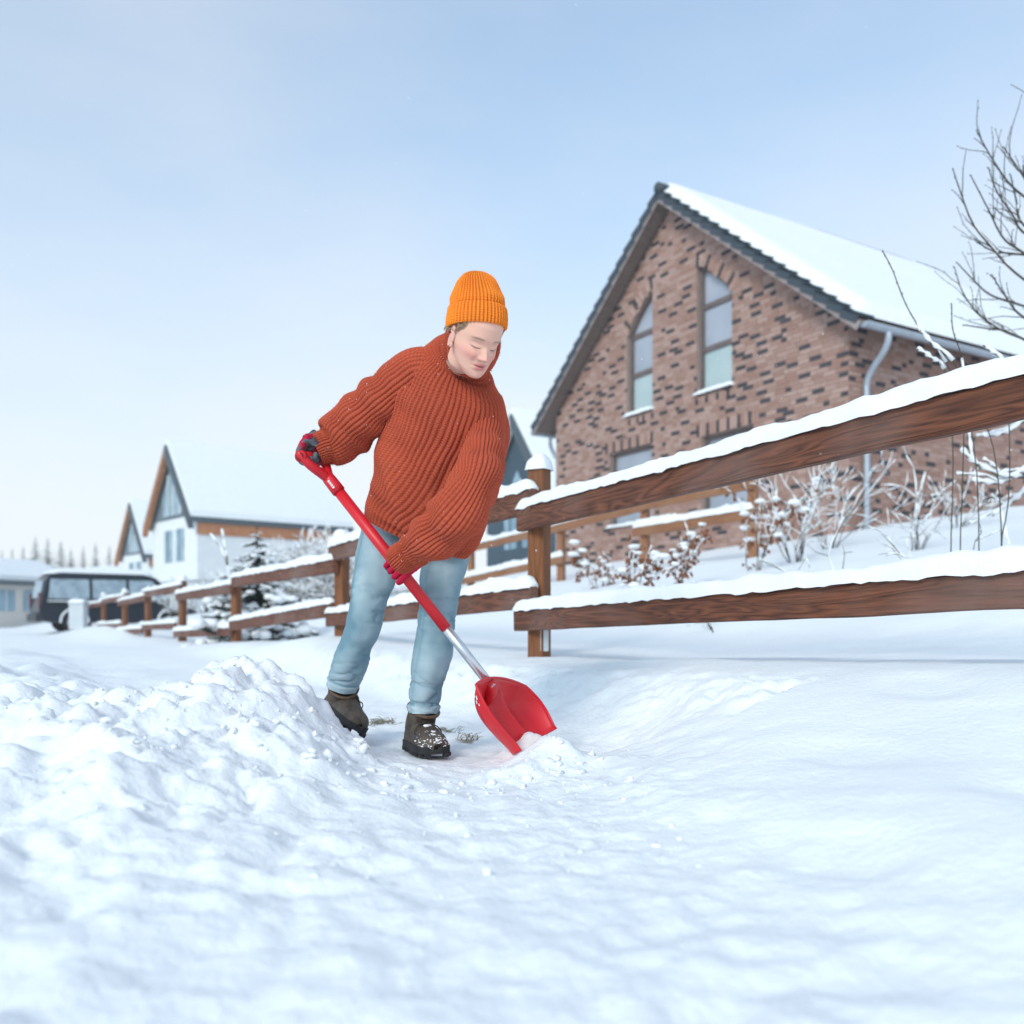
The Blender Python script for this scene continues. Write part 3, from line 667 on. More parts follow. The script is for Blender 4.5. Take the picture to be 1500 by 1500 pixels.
# ------------------------------------------------------------------ steep-roofed houses further off
WHITE = P_('white_render', (.72, .73, .74), (.68, .69, .71), 3, .9)
CLAD = P_('grey_cladding', (.11, .14, .165), (.15, .18, .2), 4, .8, stretch=(6, 6, .6))
NAVY = P_('navy_cladding', (.035, .06, .085), (.05, .08, .105), 4, .7, stretch=(6, 6, .6))
ORANGE = P_('orange_timber', (.36, .14, .06), (.44, .19, .085), 3, .7)
BLUEG = P_('blue_glass', (.16, .26, .33), (.30, .44, .52), 1.0, .15, spec=.6)
TRIM = P_('dark_trim', (.07, .09, .105), rough=.6)
def aframe(label, apex, rdir, Wd, Ln, rise, wallh, clad, trim_l, glaze=True):
    R2 = unit(rdir); G2 = np.array([-R2[1], R2[0]])     # ridge direction, gable direction (to the left)
    ax, ay, az = apex
    h_ = thing('steep_roofed_house', label, 'house', (ax + R2[0] * Ln / 2, ay + R2[1] * Ln / 2, az - rise - wallh)); B = np.array(h_.location)
    def q(g, r, z): return np.array([ax + G2[0] * g + R2[0] * r, ay + G2[1] * g + R2[1] * r, z])
    ze = az - rise; zb = ze - wallh - .6; hw = Wd / 2; k = rise / hw
    MB().prism([q(-hw, .5, zb), q(hw, .5, zb), q(hw, .5, ze), q(-hw, .5, ze)], np.append(R2 * (Ln - .5), 0)).build('wall', WHITE if glaze else clad, h_, off=B)
    ga = MB().prism([q(-hw + .05, .45, ze), q(hw - .05, .45, ze), q(0, .45, az - .15)], np.append(R2 * (Ln - .5), 0)).build('gable', clad, h_, off=B)
    rf = MB()
    for s in (-1, 1): rf.prism([q(0, 0, az), q(s * (hw + .15), 0, az - k * (hw + .15)), q(s * (hw + .15), Ln, az - k * (hw + .15)), q(0, Ln, az)], (0, 0, -.24))
    ro = rf.build('roof', TRIM, h_, off=B)
    sn = MB()
    for s in (-1, 1): sn.prism([q(0, .12, az + .01), q(s * (hw + .13), .12, az + .01 - k * (hw + .13)), q(s * (hw + .13), Ln - .05, az + .01 - k * (hw + .13)), q(0, Ln - .05, az + .01)], (0, 0, .3))
    sn.build('roof_snow', SNOW, ro, off=B)
    b = MB()     # boarded edge of the gable, left and right
    for s, mt in ((1, trim_l), (-1, TRIM)):
        MB().prism([q(0, -.03, az - .24), q(s * (hw + .15), -.03, az - .24 - k * (hw + .15)), q(s * (hw + .15), -.03, az - .60 - k * (hw + .15)), q(0, -.03, az - .62)], np.append(R2 * .28, 0)).build('gable_board', mt, ro, off=B)
    MB().box(q(-hw - .02, Ln / 2 + .2, ze - .74), (.10, Ln - .6, .60), (np.append(G2, 0), np.append(R2, 0), (0, 0, 1))).build('timber_band', ORANGE, h_, off=B)
    MB().box(q(-hw + .42, Ln / 2, ze + 0.02), (.06, Ln - .8, .10), (np.append(G2, 0), np.append(R2, 0), (0, 0, 1))).build('snow_guard', TRIM, ro, off=B)
    # glazing in the gable: three tall panes under the slope
    for a, bb in (((-1.35, -.5), (-.4, .4), (.5, 1.35)) if glaze else ((-.35, .35),)):
        t = lambda g: (az - .95 if glaze else az - 2.6) - k * abs(g) ; lo = ze + (.15 if glaze else -.3)
        pts = [q(a, .42, lo), q(bb, .42, lo), q(bb, .42, max(t(bb), lo + .2))] + ([q(0, .42, t(0))] if a < 0 < bb else []) + [q(a, .42, max(t(a), lo + .2))]
        wn = MB().prism(pts, np.append(-R2 * .04, 0)).build('window', BLUEG, h_, off=B)
        MB().box((q(a, .36, lo) + q(a, .36, max(t(a), lo + .2))) / 2, (.07, .07, max(t(a) - lo, .3)), (np.append(G2, 0), np.append(R2, 0), (0, 0, 1))).build('frame', WHITE, wn, off=B)
    for g in (-.9, .75):
        wn = MB().box(q(g, .48, ze - 1.45), (1.1, .06, 1.7), (np.append(G2, 0), np.append(R2, 0), (0, 0, 1))).build('window', BLUEG, h_, off=B)
        MB().box(q(g, .44, ze - 1.45), (.07, .06, 1.7), (np.append(G2, 0), np.append(R2, 0), (0, 0, 1))).build('frame', TRIM, wn, off=B)
    return h_
RD = np.array([1500 / F, 1.0])
a = W(241, 651, 47); aframe('white house with a steep snowy roof and orange timber band, left of the shovelling person', a, RD, 6.4, 9.5, 3.9, 2.7, CLAD, ORANGE)
a = W(188, 736, 67); aframe('smaller, farther white house with a steep snowy roof, left behind the other white house', a, RD, 6.2, 8.5, 3.9, 2.7, CLAD, ORANGE)
a = W(747, 606, 41); aframe('dark blue gabled house behind the shovelling person, beside the brick house', a, V2, 6.2, 9, 3.9, 2.9, NAVY, WHITE, False)

# low snow-covered buildings at the far left
def lowbarn(label, c, rdir, Wd, Ln, rise, wh, mat):
    R2 = unit(rdir); G2 = np.array([-R2[1], R2[0]]); h_ = thing('low_building', label, 'building', c); B = np.array(c)
    def q(g, r, z): return np.array([G2[0] * g + R2[0] * r, G2[1] * g + R2[1] * r, z])
    hw = Wd / 2
    MB().prism([q(-hw, -Ln / 2, -1), q(hw, -Ln / 2, -1), q(hw, -Ln / 2, wh), q(0, -Ln / 2, wh + rise), q(-hw, -Ln / 2, wh)], np.append(R2 * Ln, 0)).build('wall', mat, h_)
    k = rise / hw; r_ = MB(); s_ = MB()
    for s in (-1, 1):
        r_.prism([q(0, -Ln / 2 - .4, wh + rise + .02), q(s * (hw + .5), -Ln / 2 - .4, wh - .5 * k + .02), q(s * (hw + .5), Ln / 2 + .4, wh - .5 * k + .02), q(0, Ln / 2 + .4, wh + rise + .02)], (0, 0, .15))
        s_.prism([q(0, -Ln / 2 - .35, wh + rise + .18), q(s * (hw + .15), -Ln / 2 - .35, wh - .45 * k + .18), q(s * (hw + .15), Ln / 2 + .35, wh - .45 * k + .18), q(0, Ln / 2 + .35, wh + rise + .18)], (0, 0, .35))
    ro = r_.build('roof', TRIM, h_); s_.build('roof_snow', SNOW, ro)
    for r in (-Ln * .3, 0, Ln * .3):
        wn = MB().box(q(-hw - .02, r, wh * .55), (.06, 1.2, 1.1), (np.append(G2, 0), np.append(R2, 0), (0, 0, 1))).build('window', BLUEG, h_)
        MB().box(q(-hw - .06, r, wh * .55), (.05, .06, 1.1), (np.append(G2, 0), np.append(R2, 0), (0, 0, 1))).build('frame', WHITE, wn)
TAN = P_('tan_render', (.45, .38, .31), (.5, .43, .36), 3, .9)
c = W(140, 905, 60); lowbarn('low building with a broad snow-covered roof behind the parked van', (c[0], c[1], c[2] + .0), (.9, .5), 8, 7, 1.7, 1.1, TAN)
c = W(-12, 912, 48); lowbarn('pale low garage with snowy roof at the far left edge', (c[0], c[1], c[2]), (.25, 1), 5.2, 6, .9, 2.1, P_('beige_render', (.62, .58, .54), rough=.9))

# ------------------------------------------------------------------ parked van
def van():
    c = W(52, 927, 27.5)
    zg = c[2]
    v = thing('parked_van', 'dark van with frosted windows and snow on its roof, parked beyond the fence', 'van', c)
    hd = unit(np.array([.80, .60])); X3 = np.array([hd[0], hd[1], 0]); Y3 = np.array([-hd[1], hd[0], 0]); Z3 = np.array([0, 0, 1.])
    def q(x, y, z): return X3 * x + Y3 * y + Z3 * z
    PAINT = P_('navy_paint', (.010, .016, .026), (.014, .020, .032), 2, .35, spec=.25); FROST = P_('frosted_glass', (.36, .44, .50), (.24, .31, .37), 5, .45)
    prof = [(.02, .42), (-.04, .75), (.03, 1.1), (.16, 1.72), (.3, 1.93), (.6, 1.98), (3.2, 1.97), (3.6, 1.86), (4.25, 1.2), (4.85, .98), (4.98, .7), (4.95, .4), (4.5, .32), (.5, .32)]
    n = len(prof); wd = [.95] * n
    V = []; hwid = lambda z: .96 - .14 * max(0, (z - 1.05)) ** 1.2
    for s in (-1, 1): V += [q(x, s * hwid(z), z) for x, z in prof]
    V += [q(x + (.06 if x < 2 else -.06), s * (hwid(z) - .07), z + (.03 if z > 1 else -.02)) for s in (-1, 1) for x, z in prof][:0]
    mb = MB().add(V, [tuple(range(n)), tuple(range(n, 2 * n))[::-1]] + [(i, n + i, n + (i + 1) % n, (i + 1) % n) for i in range(n)])
    body = mb.build('body', PAINT, v)
    bv = body.modifiers.new('bevel', 'BEVEL'); bv.width = .06; bv.segments = 3; bv.limit_method = 'ANGLE'
    for (x0, x1, x0t, x1t) in ((.22, 1.45, .30, 1.45), (1.55, 2.6, 1.55, 2.6), (2.7, 3.95, 2.7, 3.45)):
        yb, yt = -(hwid(1.12) + .006), -(hwid(1.76) + .006)
        MB().prism([q(x0, yb, 1.12), q(x1, yb, 1.12), q(x1t, yt, 1.76), q(x0t, yt, 1.76)], -Y3 * .012).build('side_window', FROST, v)
    MB().prism([q(.03, -.75, 1.15), q(.03, .75, 1.15), q(.14, .68, 1.72), q(.14, -.68, 1.72)], -X3 * .03).build('rear_window', FROST, v)
    RED = P_('lamp_red', (.45, .03, .03), rough=.3)
    for s in (-1, 1):
        MB().box(q(-.01, s * .86, 1.05), (.1, .13, .5), (X3, Y3, Z3)).build('tail_light', P_('smoked_lamp', (.12, .05, .055), rough=.3), v)
        MB().box(q(-.10, s * .75, .52), (.03, .18, .06), (X3, Y3, Z3)).build('reflector', RED, v)
    MB().box(q(-.05, 0, .50), (.16, 1.86, .26), (X3, Y3, Z3)).build('bumper', P_('bumper_plastic', (.035, .04, .045), rough=.6), v)
    MB().box(q(2.4, -.985, .95), (4.2, .015, .05), (X3, Y3, Z3)).build('side_trim', PAINT, v)
    MB().box(q(1.5, -.99, 1.04), (2.6, .05, .035), (X3, Y3, Z3)).build('snow_on_trim', SNOW, v)
    TY = P_('tyre_rubber', (.015, .015, .017), rough=.8); RIM = P_('alloy_rim', (.5, .53, .56), rough=.4, metal=.6)
    for x in (1.0, 4.05):
        for s in (-1, 1):
            a = np.linspace(0, 2 * math.pi, 25)[:-1]
            arc = MB(); aa = np.linspace(-.1, math.pi + .1, 16); cc = [q(x + .42 * math.cos(t), s * .965, .38 + .42 * math.sin(t)) for t in aa]
            arc.tube(cc, .035, 6); arc.build('arch_snow' if s < 0 else 'arch_trim', SNOW if s < 0 else PAINT, v)
            MB().prism([q(x + .385 * math.cos(t), s * .955, .38 + .385 * math.sin(t)) for t in a], Y3 * s * .012).build('wheel_well', TY, v)
            wh = MB().tube([q(x, s * .80, .34), q(x, s * .985, .34)], .335, 24).build('wheel', TY, v)
            rm = MB().tube([q(x, s * .98, .34), q(x, s * .995, .34)], .225, 20)
            for k in range(7):
                t = k * 2 * math.pi / 7; rm.box(q(x + .11 * math.cos(t), s * 1.0, .34 + .11 * math.sin(t)), (.2, .02, .05), (X3 * math.cos(t) + Z3 * math.sin(t), Y3, -X3 * math.sin(t) + Z3 * math.cos(t)))
            rm.build('rim', RIM, wh)
    n, m = 26, 14; PP = np.zeros((n, m, 3))
    for i, a in enumerate(np.linspace(0, 1, n)):
        for j, b in enumerate(np.linspace(-1, 1, m)):
            e = min(1, min(a * 12, (1 - a) * 12, (1 - abs(b)) * 5)) ** .5
            PP[i, j] = q(.25 + 3.3 * a, .80 * b, 1.94 + .16 * e)
    grid('roof_snow', PP, SNOW, v)
    MB().box(q(4.3, 0, 1.28), (.7, 1.5, .08), (unit(X3 - .5 * Z3), Y3, unit(Z3 + .5 * X3))).build('bonnet_snow', SNOW, v)
van(); bpy.data.objects['parked_van'].scale = (.94, .94, .94)
c = W(115, 924, 26.0)
ub = thing('utility_cabinet', 'pale grey utility cabinet topped with snow, between the van and the fence end', 'cabinet', c)
MB().box((0, 0, .42), (.42, .3, .75)).build('cabinet', P_('cabinet_grey', (.50, .53, .56), (.55, .58, .6), 4, .7), ub)
MB().box((0, 0, .81), (.46, .34, .05)).build('lid', P_('cabinet_lid', (.42, .45, .48), rough=.7), ub)
mb = MB(); snow_strip(mb, -.23, .23, .835, .32, .10, 3.0); mb.build('snow_cap', SNOW, ub, smooth=True)

# ------------------------------------------------------------------ second fence on the slope, in front of the house
FT = W(1103, 709, 11.0)
gf = thing('garden_fence', 'orange timber rail fence on the garden slope in front of the brick house', 'fence', (FT[0], FT[1], FT[2] - .9)); GB = np.array(gf.location)
def gpt(px, py):
    k = (px - 750) / F; m = FU[0] / FU[1]; Y = (FT[0] - m * FT[1]) / (k - m); return W(px, py, Y)
for i, (px, py) in enumerate(((1103, 700), (945, 738), (822, 770), (690, 800))):
    c = gpt(px, py); zb = tz(c[0], c[1], False) - .1
    hh = c[2] - zb
    P = np.zeros((4, 4, 3)); zz = np.linspace(0, hh, 4)
    for j, (a, b) in enumerate(((-.055, -.055), (.055, -.055), (.055, .055), (-.055, .055))): P[:, j, 0] = zz; P[:, j, 1] = a; P[:, j, 2] = b
    po = grid('post', P, BEAMW, gf, close=True, cap=True, smooth=False)
    po.rotation_euler = Matrix(((0, FU[0], FU[1]), (0, FU[1], -FU[0]), (1, 0, 0))).to_euler(); po.location = [float(q) for q in np.array([c[0], c[1], zb]) - GB]
for i, (a, b) in enumerate((((1110, 709), (935, 744)), ((1110, 753), (935, 780)), ((950, 742), (812, 777)), ((830, 772), (685, 806)), ((830, 820), (560, 878)))):
    p, q = gpt(*b), gpt(*a)
    make_rail(p - np.append(FN * .08, 0), q - np.append(FN * .08, 0), .13, .05, gf, GB, BEAMW, .09, 60 + i * 2.3)

# ------------------------------------------------------------------ shrubs and trees
BARK = P_('twig_bark', (.055, .05, .042), (.10, .085, .065), 20, .85)
GREENB = P_('green_stem', (.07, .085, .05), (.10, .10, .06), 20, .8)
LEAF = P_('beech_leaf', (.26, .10, .045), (.17, .065, .035), 25, .8)
def snow_on(sn, pts, r, amt=1.0):
    pts = np.asarray(pts)
    sn.tube(pts + (0, 0, r * .9 * amt), np.array([r * amt * (1 + .5 * math.sin(i * 2.7)) for i in range(len(pts))]), 5)
def wander(p, d, L, n, wig, droop=0.0):
    pts = [np.asarray(p, float)]; d = unit(d)
    for i in range(n):
        d = unit(d + rng.normal(0, wig, 3) + np.array([0, 0, -droop])); pts.append(pts[-1] + d * L / n)
    return np.array(pts)
def shrub(name, label, cat, base, hgt, spread, stems, subs, group=None, leaves=0, snow=1.0, r0=.006, bark=None, lean=(0, 0), sub_len=.4, leaf_sz=.03):
    base = np.asarray(base, float); t = thing(name, label, cat, base, group)
    br, sn, lf = MB(), MB(), MB(); nl = 0
    for i in range(stems):
        a = rng.uniform(0, 2 * math.pi); sp = spread * rng.uniform(.2, 1)
        d = np.array([math.cos(a) * sp + lean[0], math.sin(a) * sp + lean[1], 1.0])
        L = hgt * rng.uniform(.6, 1.05); pts = wander(np.array([math.cos(a) * .04, math.sin(a) * .04, -.05]), d, L, 7, .17)
        br.tube(pts, np.linspace(r0, r0 * .35, 8), 5)
        if snow > 0 and rng.random() < .8: snow_on(sn, pts[2:], r0 * .75 * snow + .0025)
        tw = [pts]
        for k in range(subs):
            j = rng.integers(2, 8); p = pts[min(j, 7)]
            dd = unit(pts[min(j, 7)] - pts[min(j, 7) - 1]) + rng.normal(0, .6, 3); dd[2] = abs(dd[2]) * .6 + .15
            q = wander(p, dd, L * sub_len * rng.uniform(.5, 1.1), 4, .18); br.tube(q, np.linspace(r0 * .55, r0 * .25, 5), 4); tw.append(q)
            if snow > 0 and rng.random() < .75: snow_on(sn, q[0:], r0 * .6 * snow + .0022, rng.uniform(.7, 1.4))
        if leaves:
            for q in tw:
                for k in range(leaves):
                    p = q[rng.integers(1, len(q))] + rng.normal(0, .02, 3); s = leaf_sz * rng.uniform(.7, 1.3)
                    a1 = rng.uniform(0, 6.28); dr = unit([math.cos(a1) * .6, math.sin(a1) * .6, -rng.uniform(.3, 1.2)]); sd_ = unit(np.cross(dr, rng.normal(0, 1, 3)))
                    nm = np.cross(dr, sd_) * s * .18
                    lf.add([p, p + dr * s * .5 + sd_ * s * .32 + nm, p + dr * s, p + dr * s * .5 - sd_ * s * .32 + nm, p + dr * s * .5 - nm * .3], [(0, 1, 4), (1, 2, 4), (2, 3, 4), (3, 0, 4)]); nl += 1
                if snow > 0 and rng.random() < .7:
                    p = q[rng.integers(1, len(q))]; rr = leaf_sz * rng.uniform(.35, .8); sn.ball(p + (0, 0, rr * .9), (rr * 1.6, rr * 1.6, rr * .7), 7, 5, .2)
    br.build('branches', bark or BARK, t, smooth=True)
    if sn.n: sn.build('snow', SNOWF, t, smooth=True)['kind'] = 'stuff'
    if nl: lf.build('leaves', LEAF, t)
    return t
def gnd(px, Y, dz=0): x = (px - 750) / F * Y; return (x, Y, tz(x, Y) + dz)
# beeches with dead leaves behind the fence
for px, Y, h, sp, lab in ((927, 7.2, .72, .38, 'small beech sapling with brown leaves and snow, nearest the front fence post'), (998, 8.0, .55, .45, 'low snow-laden beech clump with brown leaves, right of the small sapling'), (1105, 8.8, .95, .5, 'taller snowy beech shrub with brown leaves in front of the orange fence post'), (880, 9.5, .62, .9, 'sprawling beech with brown leaves against the garden fence rail')):
    shrub('beech_shrub', lab, 'shrub', gnd(px, Y), h, sp, 4, 5, 'beech shrubs with brown leaves behind the front fence', leaves=8, snow=.6, r0=.006, leaf_sz=.052)
# snow-covered shrubs by the house
for px, Y, h, st, lab in ((1165, 9.2, 1.15, 9, 'dense snow-coated shrub below the brick corner of the house'), (1215, 10.2, 1.25, 8, 'snow-coated shrub just left of the downpipe'), (1340, 8.5, .95, 5, 'thin snow-covered shrub right of the downpipe'), (1400, 10.5, .8, 5, 'small snowy shrub against the side wall of the brick house')):
    shrub('snowy_shrub', lab, 'shrub', gnd(px, Y), h, .6, st + 2, 7, 'snowy shrubs along the brick house', snow=.75, r0=.006)
for px, Y, h, lx, lab in ((1240, 5.6, .75, -.75, 'bare green-stemmed shrub leaning left behind the lower rail'), (1368, 5.4, .55, -.8, 'bare stems leaning left below the middle of the near rails'), (1050, 5.8, .4, -.7, 'few bare twigs leaning left beside the beech clump'), (1412, 5.2, .42, -.2, 'single upright bare twig near the right end of the lower rail')):
    shrub('bare_shrub', lab, 'shrub', gnd(px, Y), h, .25, 4 if 'single' not in lab else 1, 3, 'bare shrubs close behind the front fence', snow=.4, r0=.0048, bark=GREENB, lean=(lx, .1))
# bare twigs poking out of the snow in front of the fence
# young tree at the right edge: its trunk stands outside the picture
ty = 6.2
def wp_(l, Y=ty, dy=0.0): return np.array([W(a, b, Y + dy * i) for i, (a, b) in enumerate(l)])
tb = W(1590, 760, ty); tb = np.array([tb[0], tb[1], tz(tb[0], tb[1])])
tree = thing('young_tree', 'bare young tree with fine dark branches arching in at the right edge', 'tree', tb)
tr, ts = MB(), MB()
trunk = np.array([tb - (0, 0, .1), W(1588, 640, ty), W(1580, 540, ty), W(1572, 440, ty), W(1565, 330, ty), W(1560, 200, ty)])
MB().tube(cr(trunk, 14), np.linspace(.035, .012, 14), 8).build('trunk', BARK, tree, off=tb, smooth=True)
blist = [[(1396, 248), (1409, 287), (1426, 329), (1456, 366), (1488, 400), (1570, 460)], [(1422, 257), (1448, 307), (1470, 349), (1500, 371), (1566, 420)], [(1448, 245), (1460, 280), (1485, 317), (1500, 341), (1565, 380)],
         [(1480, 255), (1488, 290), (1500, 330), (1560, 360)], [(1430, 354), (1456, 368), (1488, 372), (1560, 380)], [(1401, 384), (1426, 410), (1451, 432), (1495, 447), (1572, 470)],
         [(1398, 391), (1411, 430), (1436, 462), (1468, 484), (1500, 497), (1578, 530)], [(1453, 403), (1475, 437), (1500, 465), (1575, 500)], [(1411, 476), (1451, 482), (1475, 486), (1530, 512)],
         [(1409, 660), (1430, 680), (1470, 698), (1500, 700), (1585, 720)], [(1425, 705), (1465, 708), (1500, 690), (1580, 660)], [(1443, 620), (1470, 616), (1500, 600), (1580, 570)], [(1440, 640), (1475, 634), (1505, 615), (1580, 590)], [(1455, 755), (1490, 730), (1520, 705), (1585, 690)],
         [(1500, 250), (1520, 300), (1562, 340)], [(1470, 215), (1500, 260), (1530, 310), (1565, 360)], [(1430, 190), (1455, 235), (1490, 280), (1565, 330)], [(1520, 150), (1535, 220), (1560, 280)]]
for i, l in enumerate(blist):
    p = cr(wp_(l, ty - .3 + .08 * (i % 7), .04), 16); tr.tube(p, np.linspace(.0035, .010, 16), 5)
    low = l[0][1] > 560
    if low: snow_on(ts, p[:12], .016, 1.1)
    elif i % 3 == 0: snow_on(ts, p[6:14], .007)
    for k in range(7 if not low else 3):
        j = rng.integers(2, 13); d = unit(p[j - 1] - p[j]) + rng.normal(0, .45, 3); d[2] += .35
        q = wander(p[j], d, rng.uniform(.12, .4), 5, .13); tr.tube(q, np.linspace(.0035, .0018, 6), 4)
        for b_ in q[1:]: tr.ball(b_ + rng.normal(0, .002, 3), .0042, 5, 4)
        if low: snow_on(ts, q, .010)
    for b_ in p[:13]: tr.ball(b_ + rng.normal(0, .003, 3), .006, 5, 4)
tr.build('branches', BARK, tree, off=tb, smooth=True); ts.build('snow', SNOWF, tree, off=tb, smooth=True)['kind'] = 'stuff'
# tall bare shoots just behind the near rail
sb = np.array(gnd(1455, 4.6)); sh = thing('tall_shoots', 'tall bare shoots half coated in snow, rising behind the near upper rail', 'shrub', sb)
tr, ts = MB(), MB()
for l, s0 in (([(1293, 368), (1308, 395), (1327, 440), (1352, 477), (1399, 534), (1440, 640), (1455, 800)], 0), ([(1345, 480), (1365, 505), (1398, 538), (1442, 650), (1456, 800)], 1), ([(1344, 512), (1370, 526), (1402, 545), (1446, 660), (1457, 800)], 1), ([(1394, 445), (1399, 482), (1424, 531), (1448, 640), (1458, 800)], 0), ([(1441, 505), (1450, 515), (1470, 545), (1462, 700), (1458, 800)], 1)):
    p = cr(wp_(l, 4.6), 18); p[-1, 2] = sb[2] - .05; p[:, 0] += np.linspace(0, 1, 18) ** 2 * rng.uniform(-.16, .10); p[:, 1] += np.linspace(0, 1, 18) ** 2 * rng.uniform(-.1, .2); p[9:, 0] -= .10 * np.sin(np.linspace(0, math.pi, 9)) * rng.uniform(-.6, 1); tr.tube(p, np.linspace(.0028, .0034, 18), 5)
    for b_ in p[:12]: tr.ball(b_ + rng.normal(0, .0015, 3), .0048, 5, 4)
    if s0: snow_on(ts, p[:9], .010)
    else: snow_on(ts, p[8:12], .006)
tr.build('branches', BARK, sh, off=sb, smooth=True); ts.build('snow', SNOWF, sh, off=sb, smooth=True)['kind'] = 'stuff'

# hedge-like bushes by the white house
for px, Y, h, st, sp, lab in ((445, 21, 1.65, 60, 1.1, 'big round snow-dusted bush right of the white house'), (500, 19, 1.5, 56, 1.1, 'snow-dusted bush close to the shovelling person'), (345, 24, 1.1, 16, .9, 'low frosted bush under the orange timber band'), (300, 25, 1.0, 16, .9, 'low frosted bush below the corner window of the white house'), (255, 27, 1.0, 15, .9, 'low frosted bush at the left corner of the white house'), (205, 30, 1.1, 15, .9, 'low frosted bush below the farther white house'), (160, 33, 1.3, 15, .9, 'low frosted bush behind the roof of the van'), (395, 16, .8, 14, .9, 'low snowy weeds behind the third bay of the fence')):
    shrub('frosted_bush', lab, 'bush', gnd(px, Y), h, sp, st, 14, 'frosted bushes along the slope at the left', snow=1.25, r0=.012, sub_len=.45)

# firs
NEED = P_('fir_needles', (.018, .040, .030), (.035, .065, .045), 20, .8)
def fir(name, label, base, hgt, wid, tiers, per, snowy, group=None, det=True):
    base = np.asarray(base, float); t = thing(name, label, 'tree', base, group); jz = hgt * (.035 if det else .01); nd, sn = MB(), MB()
    MB().tube([(0, 0, -.1), (0, 0, hgt * .5), (0, 0, hgt * .98)], [hgt * .018, hgt * .012, .004], 7).build('trunk', BARK, t)
    for i in range(tiers):
        f = i / tiers; z = hgt * (.06 + .9 * f); L = wid * (1 - f) ** .85 + .03 * hgt * .3
        for k in range(per):
            a = 2 * math.pi * (k + .5 * (i % 2)) / per + rng.normal(0, .15); l = L * rng.uniform(.75, 1.1)
            d = np.array([math.cos(a), math.sin(a), 0]); sd_ = np.array([-math.sin(a), math.cos(a), 0]); n = 6
            zj = z + rng.normal(0, jz); dr_ = rng.uniform(.15, .55); pts = [np.array([0, 0, max(zj, .03)]) + d * l * j / n + np.array([0, 0, 1]) * (-dr_ * l * (j / n) + .18 * l * (j / n) ** 2) for j in range(n + 1)]
            nd.tube(pts, np.linspace(.012, .004, n + 1) * hgt * .5, 4)
            q = 22 if det else 5
            for j in range(1, n + 1):
                for e in range(q):
                    s = rng.choice((-1, 1)); ll = l * (.10 + .18 * (1 - j / n)) * rng.uniform(.7, 1.2)
                    p = pts[j] - d * l / n * rng.random(); e_ = p + (sd_ * s * rng.uniform(.4, 1) + d * rng.uniform(.3, .9)) * ll + np.array([0, 0, rng.uniform(-.5, .15)]) * ll
                    wv = np.array([0, 0, ll * .10]) + d * ll * .08
                    nd.add([p - wv, p + wv, e_ + wv * .3, e_ - wv * .3], [(0, 1, 2, 3)])
            if snowy and rng.random() < snowy:
                pp = np.array(pts[1:]) + (0, 0, l * .04); rr = l * .095
                if not det: sn.tube(pp, [rr * .6, rr, rr * 1.15, rr * 1.1, rr * .8, rr * .35], 5, flat=.6)
                else:
                    for p_ in pp[1:]:
                        r3 = rr * rng.uniform(.5, 1.5); sn.ball(p_ + rng.normal(0, .3, 3) * rr, (r3 * 1.1, r3 * 1.1, r3 * .62), 8, 6, .15)
    nd.build('crown', NEED, t); 
    if sn.n: sn.build('snow', SNOW, t, smooth=True)['kind'] = 'stuff'
    return t
x0 = (376 - 750) / F * 12.1; 
fir('small_fir', 'small fir bent under clumps of snow, just behind the fence rails', (x0, 12.1, tz(x0, 12.1)), 1.6, .86, 12, 9, .95)
ft = np.array(W(345, 930, 11.7)); tw = thing('forked_twig', 'forked snowy twig sticking up above the small fir', 'twig', (ft[0], ft[1], tz(ft[0], ft[1])))
mbt, mbs = MB(), MB(); TB = np.array(tw.location)
for l in ([(345, 930), (340, 870), (333, 828), (322, 800), (308, 783)], [(333, 828), (331, 808), (325, 776)]):
    p = cr(wp_(l, 11.7), 10); mbt.tube(p, np.linspace(.016, .008, 10), 5); snow_on(mbs, p[3:], .016)
mbt.build('stem', BARK, tw, off=TB); mbs.build('snow', SNOWF, tw, off=TB, smooth=True)['kind'] = 'stuff'
k = 0
for px, py, Y, h in ((52, 783, 118, 9.5), (70, 784, 120, 9.5), (89, 789, 125, 8.5), (34, 797, 130, 8), (18, 800, 128, 7), (104, 800, 128, 7), (122, 797, 135, 7), (140, 792, 140, 8), (160, 796, 140, 7), (3, 802, 132, 7), (-12, 798, 130, 8)):
    top = W(px, py, Y); fir('far_fir', ['tallest fir of the distant wood, behind the van', 'tall distant fir, second of the pair behind the van'][k] if k < 2 else 'distant hazy fir in the wood at the far left', (top[0], top[1], min(top[2] - h * .62, tz(top[0], top[1]))), max(h * .62, top[2] - tz(top[0], top[1])), h * .17, 12, 9, .3, 'distant firs at the far left', det=False); k += 1

